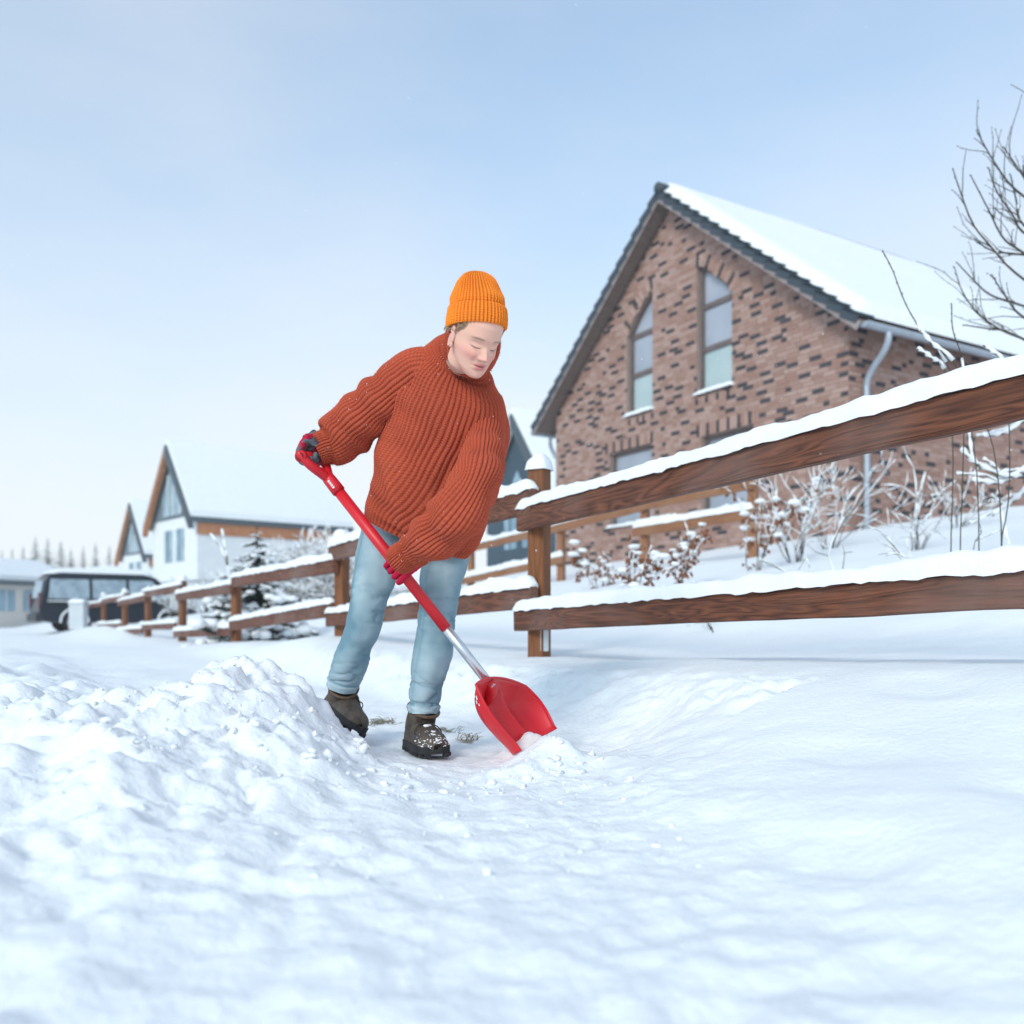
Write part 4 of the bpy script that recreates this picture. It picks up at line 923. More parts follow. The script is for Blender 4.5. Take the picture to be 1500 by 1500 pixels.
# ------------------------------------------------------------------ the woman
person = thing('person', 'person in rust sweater, jeans and orange beanie bending to shovel snow', 'person', (W(560, 1090, 2.95)[0], 2.95, .02))
PB = np.array(person.location)
def K(rows):      # rows of px,py,Y,half width px,half depth m -> loft keys in metres
    return [list(W(a, b, Y)) + [hw * Y / F, hd] for a, b, Y, hw, hd in rows]
def knit(name, base, rough=1.0):
    m, t, b = newmat(name); b.inputs['Roughness'].default_value = .95; b.inputs['Specular IOR Level'].default_value = .08
    b.inputs['Sheen Weight'].default_value = .25; b.inputs['Sheen Roughness'].default_value = .6; b.inputs['Sheen Tint'].default_value = (*[min(1, c * 2 + .1) for c in base], 1)
    a = t.nodes.new('ShaderNodeAttribute'); a.attribute_name = 'ruv'; s = t.nodes.new('ShaderNodeSeparateXYZ'); t.links.new(a.outputs['Vector'], s.inputs[0])
    def mth(op, x, y=None):
        n = t.nodes.new('ShaderNodeMath'); n.operation = op
        for i, v in enumerate((x, y)):
            if v is None: continue
            if isinstance(v, (int, float)): n.inputs[i].default_value = v
            else: t.links.new(v, n.inputs[i])
        return n.outputs[0]
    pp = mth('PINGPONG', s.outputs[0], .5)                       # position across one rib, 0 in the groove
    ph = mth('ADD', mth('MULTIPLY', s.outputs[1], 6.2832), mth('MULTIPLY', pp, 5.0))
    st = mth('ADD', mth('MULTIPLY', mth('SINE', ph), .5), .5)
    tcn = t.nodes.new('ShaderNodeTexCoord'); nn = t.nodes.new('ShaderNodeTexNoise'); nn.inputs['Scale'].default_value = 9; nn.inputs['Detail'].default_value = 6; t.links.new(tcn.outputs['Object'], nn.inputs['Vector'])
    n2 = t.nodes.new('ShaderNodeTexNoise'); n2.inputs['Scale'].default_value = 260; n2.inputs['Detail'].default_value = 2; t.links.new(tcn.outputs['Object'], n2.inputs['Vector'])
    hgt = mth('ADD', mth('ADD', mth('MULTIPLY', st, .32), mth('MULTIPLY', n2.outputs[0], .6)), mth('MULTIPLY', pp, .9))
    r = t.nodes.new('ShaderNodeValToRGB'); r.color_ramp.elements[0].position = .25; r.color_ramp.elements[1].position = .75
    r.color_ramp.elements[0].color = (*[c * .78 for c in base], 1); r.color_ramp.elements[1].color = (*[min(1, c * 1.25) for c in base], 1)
    t.links.new(mth('ADD', mth('MULTIPLY', hgt, .45), mth('MULTIPLY', nn.outputs[0], .5)), r.inputs[0]); t.links.new(r.outputs[0], b.inputs['Base Color'])  # grooves between ribs are darkened in the colour too, as painted occlusion
    bp = t.nodes.new('ShaderNodeBump'); bp.inputs['Strength'].default_value = .8; bp.inputs['Distance'].default_value = .004
    t.links.new(hgt, bp.inputs['Height']); t.links.new(bp.outputs[0], b.inputs['Normal'])
    return m
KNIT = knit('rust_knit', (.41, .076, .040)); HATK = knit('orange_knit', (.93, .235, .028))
parts_V, parts_F, parts_uv = [], [], []
def knit_loft(keys, n, m, ribs, amp, folds, seed, twist=0.0, sq=2.2, row=.0085, cap_end=True):
    P, nn, s = loft(keys, n, m, sq)
    u = np.arange(m) / m; v = s / s[-1]
    U, S = np.meshgrid(u, s)
    Ut = U + twist * S
    rib = np.abs(np.sin(math.pi * ribs * Ut)) ** .7
    f = folds(U, S, P) if folds else 0
    P2 = P + nn * (amp * (rib - .6) + f)[..., None]
    uv = np.stack([ribs * Ut, S / row], -1)
    return P2, uv, s
sw_parts = []
def add_part(P, uv): sw_parts.append((P, uv))
# torso, hem to collar
tor = K([(611, 786, 2.95, 83, .145), (618, 768, 2.94, 86, .155), (631, 738, 2.91, 89, .158), (641, 695, 2.87, 87, .153), (647, 650, 2.84, 87, .150), (651, 603, 2.80, 86, .146), (657, 562, 2.76, 79, .134), (667, 533, 2.73, 61, .112), (676, 519, 2.70, 47, .092), (683, 512, 2.665, 42, .082), (690, 508, 2.625, 39, .075), (694, 507, 2.60, 37, .070)])
def fold_t(U, S, P):
    a = 2 * math.pi * U
    hemz = -.006 * np.exp(-((S - .0) / .03) ** 2)
    lf = .020 * fbm(P[..., 0] * 4 + P[..., 2] * 3, P[..., 2] * 2.2 - P[..., 0] * 2, 3, 3) + .010 * fbm(P[..., 0] * 9 + P[..., 2] * 7, P[..., 2] * 3, 8, 2)
    neck = .011 * np.exp(-((S - S.max() + .030) / .030) ** 2) - .006 * np.exp(-((S - S.max() + .085) / .014) ** 2)
    fr0 = (P[..., 1] < P[..., 1].mean(1, keepdims=True))
    for (a0_, b0_, hgt_, wd_) in (((560, 655), (602, 800), .018, .022), ((575, 640), (640, 760), -.012, .020), ((690, 640), (630, 745), -.012, .022), ((600, 560), (570, 640), -.010, .018)):
        p0_, p1_ = W(*a0_, 2.75)[[0, 2]], W(*b0_, 2.75)[[0, 2]]; dv_ = p1_ - p0_; q_ = P[..., [0, 2]] - p0_; tt_ = np.clip((q_ @ dv_) / (dv_ @ dv_), 0, 1)
        ds_ = np.linalg.norm(q_ - tt_[..., None] * dv_, axis=-1); neck = neck + hgt_ * np.exp(-(ds_ / wd_) ** 2) * np.sin(math.pi * np.clip(tt_, .02, .98)) ** .6 * fr0
    return (lf * sstep(0.05, .2, S) * sstep(S.max(), S.max() - .12, S) + hemz + neck)
P, uv, s = knit_loft(tor, 230, 64 * 7, 64, .0085, fold_t, 1, twist=.24)
add_part(P, uv)
# lining: the collar turns in
inner = P[-1][None] * 1.0; cc = P[-1].mean(0); tv = P[-1].mean(0) - P[-6].mean(0); tv = tv / np.linalg.norm(tv)
lin = np.stack([P[-1] + (cc - P[-1]) * .06 + tv * .004] + [P[-1] + (cc - P[-1]) * .12 - tv * d for d in (.004, .03, .06)], 0)
add_part(np.concatenate([P[-1:], lin]), np.repeat(uv[-1:], 5, 0))
# her right sleeve (picture left)
def fold_s(seed, k, amp):
    def f(U, S, P):
        a = 2 * math.pi * U; L = S.max(); g = S / L
        r = np.sin(k * g * 6.28 + 1.6 * np.sin(a + seed) + 2 * noise3(g * 3 + seed, np.cos(a), np.sin(a)))
        cuff = -.004 * np.exp(-((S - L + .055) / .014) ** 2) + .005 * np.exp(-((S - L + .02) / .02) ** 2)
        return amp * r * sstep(.15, .45, g) * (1 - sstep(.88, .94, g)) + .010 * fbm(P[..., 0] * 6, P[..., 2] * 6, seed, 3) * sstep(.1, .3, g) * (1 - .7 * sstep(.85, .95, g)) + cuff
    return f
sl1 = K([(640, 552, 2.77, 38, .10), (612, 554, 2.78, 41, .10), (585, 570, 2.79, 40, .092), (558, 590, 2.80, 38, .085), (532, 611, 2.81, 36, .080), (507, 631, 2.82, 35, .078), (490, 648, 2.815, 32, .072), (480, 653, 2.81, 25, .055), (474, 655, 2.805, 21, .048), (463, 660, 2.80, 20, .046)])
P, uv, s = knit_loft(sl1, 150, 38 * 7, 38, .0075, fold_s(1.3, 5.5, .006), 2); add_part(P, uv)
L1 = P
# her left sleeve (picture right), crossing in front
sl2 = K([(704, 600, 2.84, 20, .06), (711, 630, 2.79, 27, .08), (708, 660, 2.71, 29, .085), (702, 690, 2.63, 33, .09), (692, 717, 2.57, 37, .092), (674, 745, 2.55, 39, .09), (652, 771, 2.58, 38, .084), (628, 789, 2.61, 33, .074), (609, 802, 2.64, 27, .06), (600, 808, 2.655, 22, .05), (583, 823, 2.68, 20.5, .046)])
P, uv, s = knit_loft(sl2, 180, 38 * 7, 38, .0075, fold_s(2.9, 6.5, .007), 3); add_part(P, uv)
vs, fs, us = [], [], []; nv = 0
for P, uv in sw_parts:
    n, m = P.shape[:2]; idx = np.arange(n * m).reshape(n, m); idx = np.concatenate([idx, idx[:, :1]], 1) + nv
    fs.append(np.stack([idx[:-1, :-1], idx[:-1, 1:], idx[1:, 1:], idx[1:, :-1]], -1).reshape(-1, 4)); vs.append(P.reshape(-1, 3)); us.append(uv.reshape(-1, 2)); nv += n * m
me = bpy.data.meshes.new('sweater'); me.from_pydata((np.concatenate(vs) - PB).tolist(), [], np.concatenate(fs).tolist()); me.update()
a = me.attributes.new('ruv', 'FLOAT_VECTOR', 'POINT'); U3 = np.concatenate([np.concatenate(us), np.zeros((nv, 1))], 1); a.data.foreach_set('vector', U3.reshape(-1).astype(np.float32))
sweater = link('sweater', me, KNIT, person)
# flecks of snow caught in the wool
fl = MB()
for P, uv in (sw_parts[0], sw_parts[2], sw_parts[3]):
    n, m = P.shape[:2]
    for k in range(110):
        i = int(rng.integers(10, n - 6)); j = int(rng.integers(0, m)); p = P[i, j]
        if k > 60 and P is sw_parts[3][0]: i = int(n * rng.normal(.78, .08)); i = min(max(i, 5), n - 3); p = P[i, j]
        fl.ball(p, .0006 + .0012 * rng.random() ** 2, 5, 4, .2)
fl.build('snow_flecks', SNOWF, sweater, off=PB)

def fuzz(parts, n, lo, hi, name, mat, parent):
    V, Fc = [], []
    for P, step in parts:
        N_, M_ = P.shape[:2]; I = rng.integers(2, N_ - 3, n); J = rng.integers(0, M_, n)
        p = P[I, J]; t1_ = P[(I + 1), J] - p; t2_ = P[I, (J + step) % M_] - P[I, (J - step) % M_]
        nr = np.cross(t2_, t1_); nr /= np.linalg.norm(nr, axis=1)[:, None] + 1e-12
        cen_ = P[I].mean(1); nr *= np.sign(((p - cen_) * nr).sum(1))[:, None]
        d = nr + rng.normal(0, .7, (n, 3)); d /= np.linalg.norm(d, axis=1)[:, None]; l = rng.uniform(lo, hi, n)[:, None]
        sdv = np.cross(d, rng.normal(0, 1, (n, 3))); sdv /= np.linalg.norm(sdv, axis=1)[:, None]
        b = len(np.concatenate(V)) if V else 0
        V.append(np.stack([p - nr * .002 - sdv * .00045, p - nr * .002 + sdv * .00045, p + d * l], 1).reshape(-1, 3)); Fc += [(b + 3 * k, b + 3 * k + 1, b + 3 * k + 2) for k in range(n)]
    me = bpy.data.meshes.new(name); me.from_pydata((np.concatenate(V) - PB).tolist(), [], Fc); me.update(); o = link(name, me, mat, parent, smooth=False); o['kind'] = 'stuff'
fuzz([(sw_parts[0][0], 3), (sw_parts[2][0], 3), (sw_parts[3][0], 3)], 9000, .004, .009, 'wool_fuzz', P_('rust_fuzz', (.50, .12, .06), rough=1, spec=0), sweater)

# jeans
def denim():
    m, t, b = newmat('denim'); b.inputs['Roughness'].default_value = .9; b.inputs['Specular IOR Level'].default_value = .1
    tcn = t.nodes.new('ShaderNodeTexCoord'); mpn = t.nodes.new('ShaderNodeMapping'); mpn.inputs['Scale'].default_value = (10, 10, 5); t.links.new(tcn.outputs['Object'], mpn.inputs[0])
    n1 = t.nodes.new('ShaderNodeTexNoise'); n1.inputs['Scale'].default_value = 1.2; n1.inputs['Detail'].default_value = 5; t.links.new(mpn.outputs[0], n1.inputs['Vector'])
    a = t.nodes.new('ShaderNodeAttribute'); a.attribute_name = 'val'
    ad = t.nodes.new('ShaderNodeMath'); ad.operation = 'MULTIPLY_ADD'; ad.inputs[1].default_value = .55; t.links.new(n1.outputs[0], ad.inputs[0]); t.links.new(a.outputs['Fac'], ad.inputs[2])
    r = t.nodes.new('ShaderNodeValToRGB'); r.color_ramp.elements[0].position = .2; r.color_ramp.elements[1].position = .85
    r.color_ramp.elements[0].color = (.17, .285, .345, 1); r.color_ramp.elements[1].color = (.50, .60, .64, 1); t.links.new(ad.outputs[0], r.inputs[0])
    t.links.new(r.outputs[0], b.inputs['Base Color'])
    m3 = t.nodes.new('ShaderNodeMapping'); m3.inputs['Scale'].default_value = (700, 700, 260); t.links.new(tcn.outputs['Object'], m3.inputs[0])
    n2 = t.nodes.new('ShaderNodeTexNoise'); n2.inputs['Scale'].default_value = 1; t.links.new(m3.outputs[0], n2.inputs['Vector'])
    bp = t.nodes.new('ShaderNodeBump'); bp.inputs['Strength'].default_value = .25; bp.inputs['Distance'].default_value = .002; t.links.new(n2.outputs[0], bp.inputs['Height']); t.links.new(bp.outputs[0], b.inputs['Normal'])
    return m
DENIM = denim()
legR = K([(640, 740, 2.97, 44, .12), (652, 780, 2.97, 40, .11), (652, 822, 2.95, 33.5, .080), (646, 850, 2.94, 30.5, .072), (640, 902, 2.92, 27.5, .063), (635, 944, 2.93, 27, .062), (630, 975, 2.94, 25, .059), (626, 1000, 2.95, 23, .056), (622, 1024, 2.95, 22.5, .056), (621, 1043, 2.95, 22.5, .056)])
legL = K([(590, 740, 2.99, 46, .12), (572, 785, 3.0, 42, .11), (556, 822, 3.0, 35, .09), (547, 848, 3.0, 31, .080), (536, 888, 2.99, 27, .070), (529, 918, 3.01, 25.5, .066), (521, 945, 3.04, 25, .064), (513, 972, 3.07, 24.5, .060), (506, 992, 3.09, 22, .056), (502, 1007, 3.10, 20, .052)])
Vj, Fj, valj, nj = [], [], [], 0
for li, kk in enumerate((legR, legL)):
    P, nn, s = loft(kk, 170, 72, 2.0); S = np.repeat(s[:, None], 72, 1); L = s[-1]; a = np.arange(72) / 72 * 2 * math.pi; A = np.repeat(a[None], 170, 0); g = S / L
    kn = np.exp(-((g - .52) / .08) ** 2); hemz = sstep(.72, .97, g)
    cre = (1 - np.minimum(np.abs(fbm(P[..., 0] * 8 + P[..., 2] * (7 - 12 * li), P[..., 1] * 8, P[..., 2] * 24 + li * 5, 3)) * 1.6, 1)) ** 3
    fo = -.0065 * cre * (.22 + 1.0 * kn + 1.0 * hemz) + .009 * fbm(P[..., 0] * 9, P[..., 1] * 9, P[..., 2] * 7 + li * 4, 3) + .004 * hemz
    seam = np.exp(-((np.angle(np.exp(1j * (A - (4.05 if li == 0 else 3.75))))) / .045) ** 2)
    fo += .004 * (g > .965) - .003 * np.exp(-((g - .955) / .006) ** 2) - .0022 * seam
    P = P + nn * fo[..., None]
    denim_tone = .28 * np.exp(-((np.cos(A - math.radians(-80)) - 1) / .5) ** 2) * np.exp(-((g - .35) / .28) ** 2) + fo * 22 + .16 * (g > .965) - .12 * seam  # faded thigh front, pale hem, dark seam; tone also drops in the creases
    idx = np.arange(170 * 72).reshape(170, 72); idx = np.concatenate([idx, idx[:, :1]], 1) + nj
    Fj.append(np.stack([idx[:-1, :-1], idx[:-1, 1:], idx[1:, 1:], idx[1:, :-1]], -1).reshape(-1, 4)); Vj.append(P.reshape(-1, 3)); valj.append(denim_tone.reshape(-1)); nj += 170 * 72
me = bpy.data.meshes.new('jeans'); me.from_pydata((np.concatenate(Vj) - PB).tolist(), [], np.concatenate(Fj).tolist()); me.update()
at = me.attributes.new('val', 'FLOAT', 'POINT'); at.data.foreach_set('value', np.concatenate(valj).astype(np.float32)); link('jeans', me, DENIM, person)

# boots
LEATHER = P_('boot_leather', (.060, .045, .036), (.11, .085, .066), 30, .6, .4, 120); SOLE = P_('boot_sole', (.02, .02, .022), (.035, .034, .034), 30, .8); LACE = P_('boot_lace', (.045, .035, .03), rough=.8)
TAN2 = P_('boot_collar', (.16, .10, .065), (.12, .075, .05), 20, .7)
def frame_of(heel, toe, up):
    f = unit(toe - heel); s = unit(np.cross(f, up)); u = np.cross(s, f); return f, s, u
def boot(heel, toe, upv, shaft_top, shaft_r, snow):
    f, s, u = frame_of(heel, toe, upv); L = np.linalg.norm(toe - heel)
    def q(a, b, c): return heel + f * a * L + s * b + u * c
    # upper: rings along the foot, each a rounded arch
    st = [(-.02, .026, .050), (.04, .036, .080), (.15, .039, .098), (.28, .040, .105), (.40, .041, .098), (.52, .044, .083), (.65, .048, .068), (.78, .049, .058), (.90, .043, .050), (.98, .028, .038), (1.01, .012, .026)]
    Kf = cr([(a, b, c) for a, b, c in st], 34); R = []
    an = np.linspace(0, math.pi, 19)
    for a, b, c in Kf: R.append([q(a, b * 1.04 * np.sign(math.cos(t)) * abs(math.cos(t)) ** .7, .012 + (c - .012) * math.sin(t) ** .8) for t in an])
    R = np.array(R); R = R + .0018 * fbm(R[..., 0] * 40, R[..., 1] * 40, R[..., 2] * 40, 2)[..., None]
    mb = MB(); n, m = R.shape[:2]
    mb.add(R.reshape(-1, 3), [(i * m + j, i * m + j + 1, (i + 1) * m + j + 1, (i + 1) * m + j) for i in range(n - 1) for j in range(m - 1)] + [tuple(range(m)), tuple(range((n - 1) * m, n * m))[::-1]])
    # shaft
    c0 = q(.22, 0, .05); c1 = np.asarray(shaft_top); ax = c1 - c0
    Sh = cr([list(c0) + [.046], list(c0 + ax * .4) + [.048], list(c0 + ax * .75) + [shaft_r], list(c1) + [shaft_r * 1.04]], 14); V = []
    fx = unit(f - unit(ax) * np.dot(f, unit(ax))); sx_ = np.cross(unit(ax), fx)
    for r in Sh:
        for j in range(24):
            t = 2 * math.pi * j / 24; V.append(r[:3] + fx * math.cos(t) * r[3] * 1.15 + sx_ * math.sin(t) * r[3])
    V = np.array(V); V = V + .0015 * fbm(V[:, 0] * 40, V[:, 1] * 40, V[:, 2] * 40, 2)[:, None]
    mb.add(V, [(i * 24 + j, i * 24 + (j + 1) % 24, (i + 1) * 24 + (j + 1) % 24, (i + 1) * 24 + j) for i in range(13) for j in range(24)])
    b = mb.build('boot', LEATHER, person, off=PB, smooth=True)
    MB().tube([Sh[-3][:3] + fx * math.cos(t) * Sh[-3][3] * 1.2 + sx_ * math.sin(t) * Sh[-3][3] * 1.06 for t in np.linspace(0, 2 * math.pi, 25)], .006, 6, False).build('boot_collar', TAN2, b, off=PB, smooth=True)
    so = MB(); ol = []
    for a, b_, _ in Kf: ol.append((a, b_ * 1.1 + .003))
    top = [q(a, w_, .018) for a, w_ in ol] + [q(a, -w_, .018) for a, w_ in ol[::-1]]
    so.prism(top, -u * .022)
    for i in range(2, 32, 3):
        a, w_ = ol[i]
        for sd_ in (-1, 1): so.box(q(a, sd_ * (w_ - .008), -.009), (.014, .018, .012), (f, s, u))
    so.build('sole', SOLE, b, off=PB)
    lc = MB()
    for i in range(6):
        a = .30 + .055 * i if i < 5 else .27; hgt = np.interp(a, [x[0] for x in st], [x[2] for x in st])
        lc.tube([q(a, -.026, hgt - .010), q(a + .015, 0, hgt + .005), q(a + .03, .026, hgt - .012)], .0028, 5)
        lc.tube([q(a, .026, hgt - .010), q(a + .015, 0, hgt + .006), q(a + .03, -.026, hgt - .012)], .0028, 5)
    for i in range(3):
        r = Sh[6 + i * 2]; z = .0
        lc.tube([r[:3] + fx * math.cos(t) * r[3] * 1.22 + sx_ * math.sin(t) * r[3] * 1.08 for t in np.linspace(-.7, .7, 7)], .0028, 5)
    r = Sh[7]; k0 = r[:3] + fx * r[3] * 1.2
    for sd_ in (-1, 1):
        e = k0 + sx_ * sd_ * -.0 
        lp = [k0, k0 + fx * .022 + sx_ * sd_ * .030 + u * .006, k0 + fx * .026 + sx_ * sd_ * .046 - u * .016, k0 + fx * .022 + sx_ * sd_ * .036 - u * .040, k0 + fx * .014 + sx_ * sd_ * .016 - u * .020, k0]
        lc.tube(cr(lp, 24), .0021, 5)
        lc.tube(cr([k0, k0 + fx * .022 + sx_ * sd_ * .012 - u * .03, k0 + fx * .03 + sx_ * sd_ * .018 - u * .06], 8), .0021, 5)
    lc.build('lace', LACE, b, off=PB, smooth=True)
    if snow:
        sn = MB()
        for i in range(260):
            a = 1 - .30 * rng.random() ** 1.4; t = rng.uniform(.1, math.pi - .1); w_, hgt = np.interp(a, [x[0] for x in st], [x[1] for x in st]), np.interp(a, [x[0] for x in st], [x[2] for x in st])
            r_ = .0008 + .0036 * rng.random() ** 2.5; sn.ball(q(a, w_ * 1.04 * math.cos(t), .012 + (hgt - .012) * math.sin(t) ** .8), (r_ * 1.3, r_ * 1.3, r_ * .7), 6, 5, .25)
        for i in range(9): r_ = rng.uniform(.004, .008); sn.ball(q(rng.uniform(.56, .62), rng.uniform(-.012, .02), .075), (r_ * 1.5, r_ * 1.2, r_ * .6), 7, 5, .2)
        sn.build('snow_on_toe', SNOWF, b, off=PB, smooth=True)
h1 = W(606, 1088, 3.02); h1[2] = .025; t1 = W(641, 1106, 2.79); t1[2] = .030
boot(h1, t1, np.array([0, 0, 1.]), W(621, 1036, 2.945), .047, True)
h2 = W(481, 1036, 3.19); t2 = W(524, 1070, 2.99)
boot(h2, t2, unit([.55, .1, 1.0]), W(503, 1003, 3.10), .046, False)

# head and neck, one mesh
HC = W(696, 494, 2.545); HS = .91
yaw, pitch, roll = math.radians(33), math.radians(38), math.radians(0)
HR = np.array((Matrix.Rotation(yaw, 3, 'Z') @ Matrix.Rotation(pitch, 3, 'X') @ Matrix.Rotation(roll, 3, 'Y')))
def hl(p): return HC + (np.asarray(p) * HS) @ HR.T
prof = np.array([(-.122, -.052, -.012, .011), (-.117, -.074, 0, .022), (-.108, -.085, .012, .031), (-.09, -.088, .035, .046), (-.062, -.088, .065, .058), (-.03, -.088, .085, .068), (0, -.085, .098, .0705), (.03, -.090, .102, .073), (.06, -.087, .098, .071), (.09, -.072, .082, .061), (.11, -.045, .055, .042), (.12, -.01, .02, .012)])
nh, mh = 150, 168
zz = np.linspace(-.122, .12, nh); pr = np.stack([np.interp(zz, prof[:, 0], prof[:, i]) for i in (1, 2, 3)], -1)
for _ in range(6): pr[1:-1] = (pr[:-2] + 2 * pr[1:-1] + pr[2:]) / 4
a = np.linspace(0, 2 * math.pi, mh, endpoint=False); a = a + .32 * np.sin(a - math.pi / 2 + math.pi) * 0
a = -math.pi / 2 + (np.linspace(-1, 1, mh, endpoint=False)); 
a = -math.pi / 2 + math.pi * (np.sign(np.linspace(-1, 1, mh, endpoint=False)) * np.abs(np.linspace(-1, 1, mh, endpoint=False)) ** 1.35)
A, Z = np.meshgrid(a, zz); ca, sa = np.cos(A), np.sin(A)
yc = (pr[:, 0] + pr[:, 1])[:, None] / 2; yr = (pr[:, 1] - pr[:, 0])[:, None] / 2
X = pr[:, 2][:, None] * np.sign(ca) * abs(ca) ** .92; Yh = yc + yr * np.sign(sa) * abs(sa) ** .95
def G(x0, z0, sx_, sz_): return np.exp(-((X - x0) / sx_) ** 2 - ((Z - z0) / sz_) ** 2)
front = (sa < .2)
bump = np.zeros_like(X)
bump += .017 * np.exp(-(X / .0100) ** 2) * sstep(.018, -.030, Z) * sstep(-.047, -.034, Z) + .006 * G(0, -.033, .013, .009)
bump += .009 * (G(.0125, -.037, .007, .007) + G(-.0125, -.037, .007, .007))
bump -= .006 * G(0, .010, .010, .010)
for s in (-1, 1):
    bump -= .0125 * G(s * .031, .003, .017, .011); bump += .0085 * G(s * .031, .001, .0135, .0085)
    bump += .0018 * G(s * .032, .026, .022, .008); bump += .008 * G(s * .040, -.030, .021, .019); bump -= .0028 * G(s * .027, -.050, .006, .016)
    bump -= .0022 * G(s * .031, -.0085, .014, .0028)
bump += .0040 * G(0, -.060, .019, .0055) + .0045 * G(0, -.0735, .017, .0060) - .0055 * G(0, -.0668, .021, .0022) - .002 * G(0, -.085, .022, .006) + .004 * G(0, -.104, .018, .012)
Yh = Yh - bump * front
X = X + .3 * bump * np.sign(X) * front * 0
HP = np.stack([X, Yh, np.where(Z < 0, Z * .90, Z)], -1)
skin = np.array([.78, .45, .345]); col = np.repeat(np.repeat(skin[None, None], nh, 0), mh, 1)
def paint(c, wgt): 
    global col
    wgt = np.clip(wgt * front, 0, 1)[..., None]; col = col * (1 - wgt) + np.array(c) * wgt
for s in (-1, 1):
    paint((.74, .27, .23), .7 * G(s * .042, -.032, .022, .018))
    paint((.26, .155, .10), .9 * np.exp(-((X - s * .033) / .017) ** 4 - ((Z - .0215 - .003 * np.cos((X - s * .03) * 90)) / .0032) ** 2))
    paint((.07, .04, .03), 1.0 * np.exp(-((X - s * .031) / .0155) ** 4 - ((Z + .0072 - 5 * (X - s * .031) ** 2 * 3) / .0021) ** 2))
    paint((.55, .28, .23), .6 * G(s * .031, -.0125, .013, .003)); paint((.60, .33, .27), .5 * G(s * .031, .012, .014, .003))
    paint((.30, .12, .10), .8 * G(s * .0085, -.0445, .0035, .002))
paint((.70, .27, .22), .6 * G(0, -.034, .014, .011))
paint((.62, .16, .16), .95 * (np.exp(-(X / .021) ** 4 - ((Z + .0605) / .0048) ** 2) + np.exp(-(X / .019) ** 4 - ((Z + .0735) / .0058) ** 2)))
paint((.16, .03, .03), .95 * np.exp(-(X / .0225) ** 4 - ((Z + .0668 - 8 * X ** 2) / .0017) ** 2))
paint((.66, .32, .25), .4 * G(0, -.10, .02, .014))
hairm = (Z > .088) | ((Yh > .02) & (Z > -.06)) | ((Yh > -.02) & (Z > .035))
col[hairm] = (.25, .17, .11)
def SKIN():
    m, t, b = newmat('skin'); b.inputs['Roughness'].default_value = .5; b.inputs['Specular IOR Level'].default_value = .35
    at = t.nodes.new('ShaderNodeAttribute'); at.attribute_name = 'tint'; t.links.new(at.outputs['Color'], b.inputs['Base Color'])
    b.inputs['Subsurface Weight'].default_value = .12; b.inputs['Subsurface Radius'].default_value = (.012, .005, .003); b.inputs['Subsurface Scale'].default_value = .5
    return m
SK = SKIN()
head_w = hl(HP.reshape(-1, 3)).reshape(nh, mh, 3)
# neck rings from under the jaw into the collar
nk = cr([list(hl((0, .025, -.045))) + [.046, .050], list(hl((0, .035, -.09))) + [.043, .048], list(W(684, 518, 2.68)) + [.045, .048], list(W(672, 535, 2.74)) + [.075, .07], list(W(664, 570, 2.79)) + [.12, .09]], 26)
Pn, _, _ = loft(nk, 26, 60, 2.0)
vv = [head_w.reshape(-1, 3), Pn.reshape(-1, 3)]; off = nh * mh
idx = np.arange(nh * mh).reshape(nh, mh); idx = np.concatenate([idx, idx[:, :1]], 1); fq = [np.stack([idx[:-1, :-1], idx[:-1, 1:], idx[1:, 1:], idx[1:, :-1]], -1).reshape(-1, 4).tolist(), [tuple(range(mh))[::-1]]]
i2 = np.arange(26 * 60).reshape(26, 60); i2 = np.concatenate([i2, i2[:, :1]], 1) + off; fq.append(np.stack([i2[:-1, :-1], i2[:-1, 1:], i2[1:, 1:], i2[1:, :-1]], -1).reshape(-1, 4).tolist())
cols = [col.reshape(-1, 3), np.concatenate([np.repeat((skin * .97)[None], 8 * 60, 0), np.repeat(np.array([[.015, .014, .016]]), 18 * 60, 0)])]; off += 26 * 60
for s in (-1, 1):     # ears: a rim and a bowl
    e = MB(); rim = [(s * (.071 + .010 * math.sin(t * .5) ** 2), .008 + .016 * math.cos(t), -.012 + .030 * math.sin(t)) for t in np.linspace(-2.2, 2.4, 16)]
    e.tube(rim, [.003] + [.0052] * 13 + [.006, .004], 7); e.ball((s * .072, .010, -.014), (.006, .015, .027), 10, 8); e.ball((s * .074, .000, -.038), (.006, .008, .009), 8, 6)
    EV_ = hl(np.concatenate(e.v)); vv.append(EV_); fq.append([tuple(i + off for i in f) for f in e.f]); off += len(EV_); cols.append(np.repeat(np.array([[.72, .40, .33]]), len(EV_), 0))
me = bpy.data.meshes.new('body'); me.from_pydata((np.concatenate(vv) - PB).tolist(), [], [f for q in fq for f in q]); me.update()
at = me.attributes.new('tint', 'FLOAT_COLOR', 'POINT'); CC = np.concatenate(cols); at.data.foreach_set('color', np.concatenate([CC, np.ones((len(CC), 1))], 1).reshape(-1).astype(np.float32))
link('body', me, SK, person)
# wisps of hair at the temples
HAIR = P_('hair', (.24, .16, .10), (.36, .26, .17), 60, .55); hm = MB()
for s in (-1, 1):
    for i in range(46):
        y0 = rng.uniform(-.045, .06); z0_ = rng.uniform(.02, .04) - .5 * y0
        p0 = np.array([s * (.073 - .25 * max(0, -y0 - .02)), y0, z0_]); l = rng.uniform(.015, .035)
        hm.tube(hl(np.array([p0, p0 + (s * .004, .008, -l * .5), p0 + (s * .002, .018 + rng.normal(0, .004), -l)])), [.0012, .0011, .0004], 3, False)
hm.build('hair', HAIR, person, off=PB)['kind'] = 'stuff'
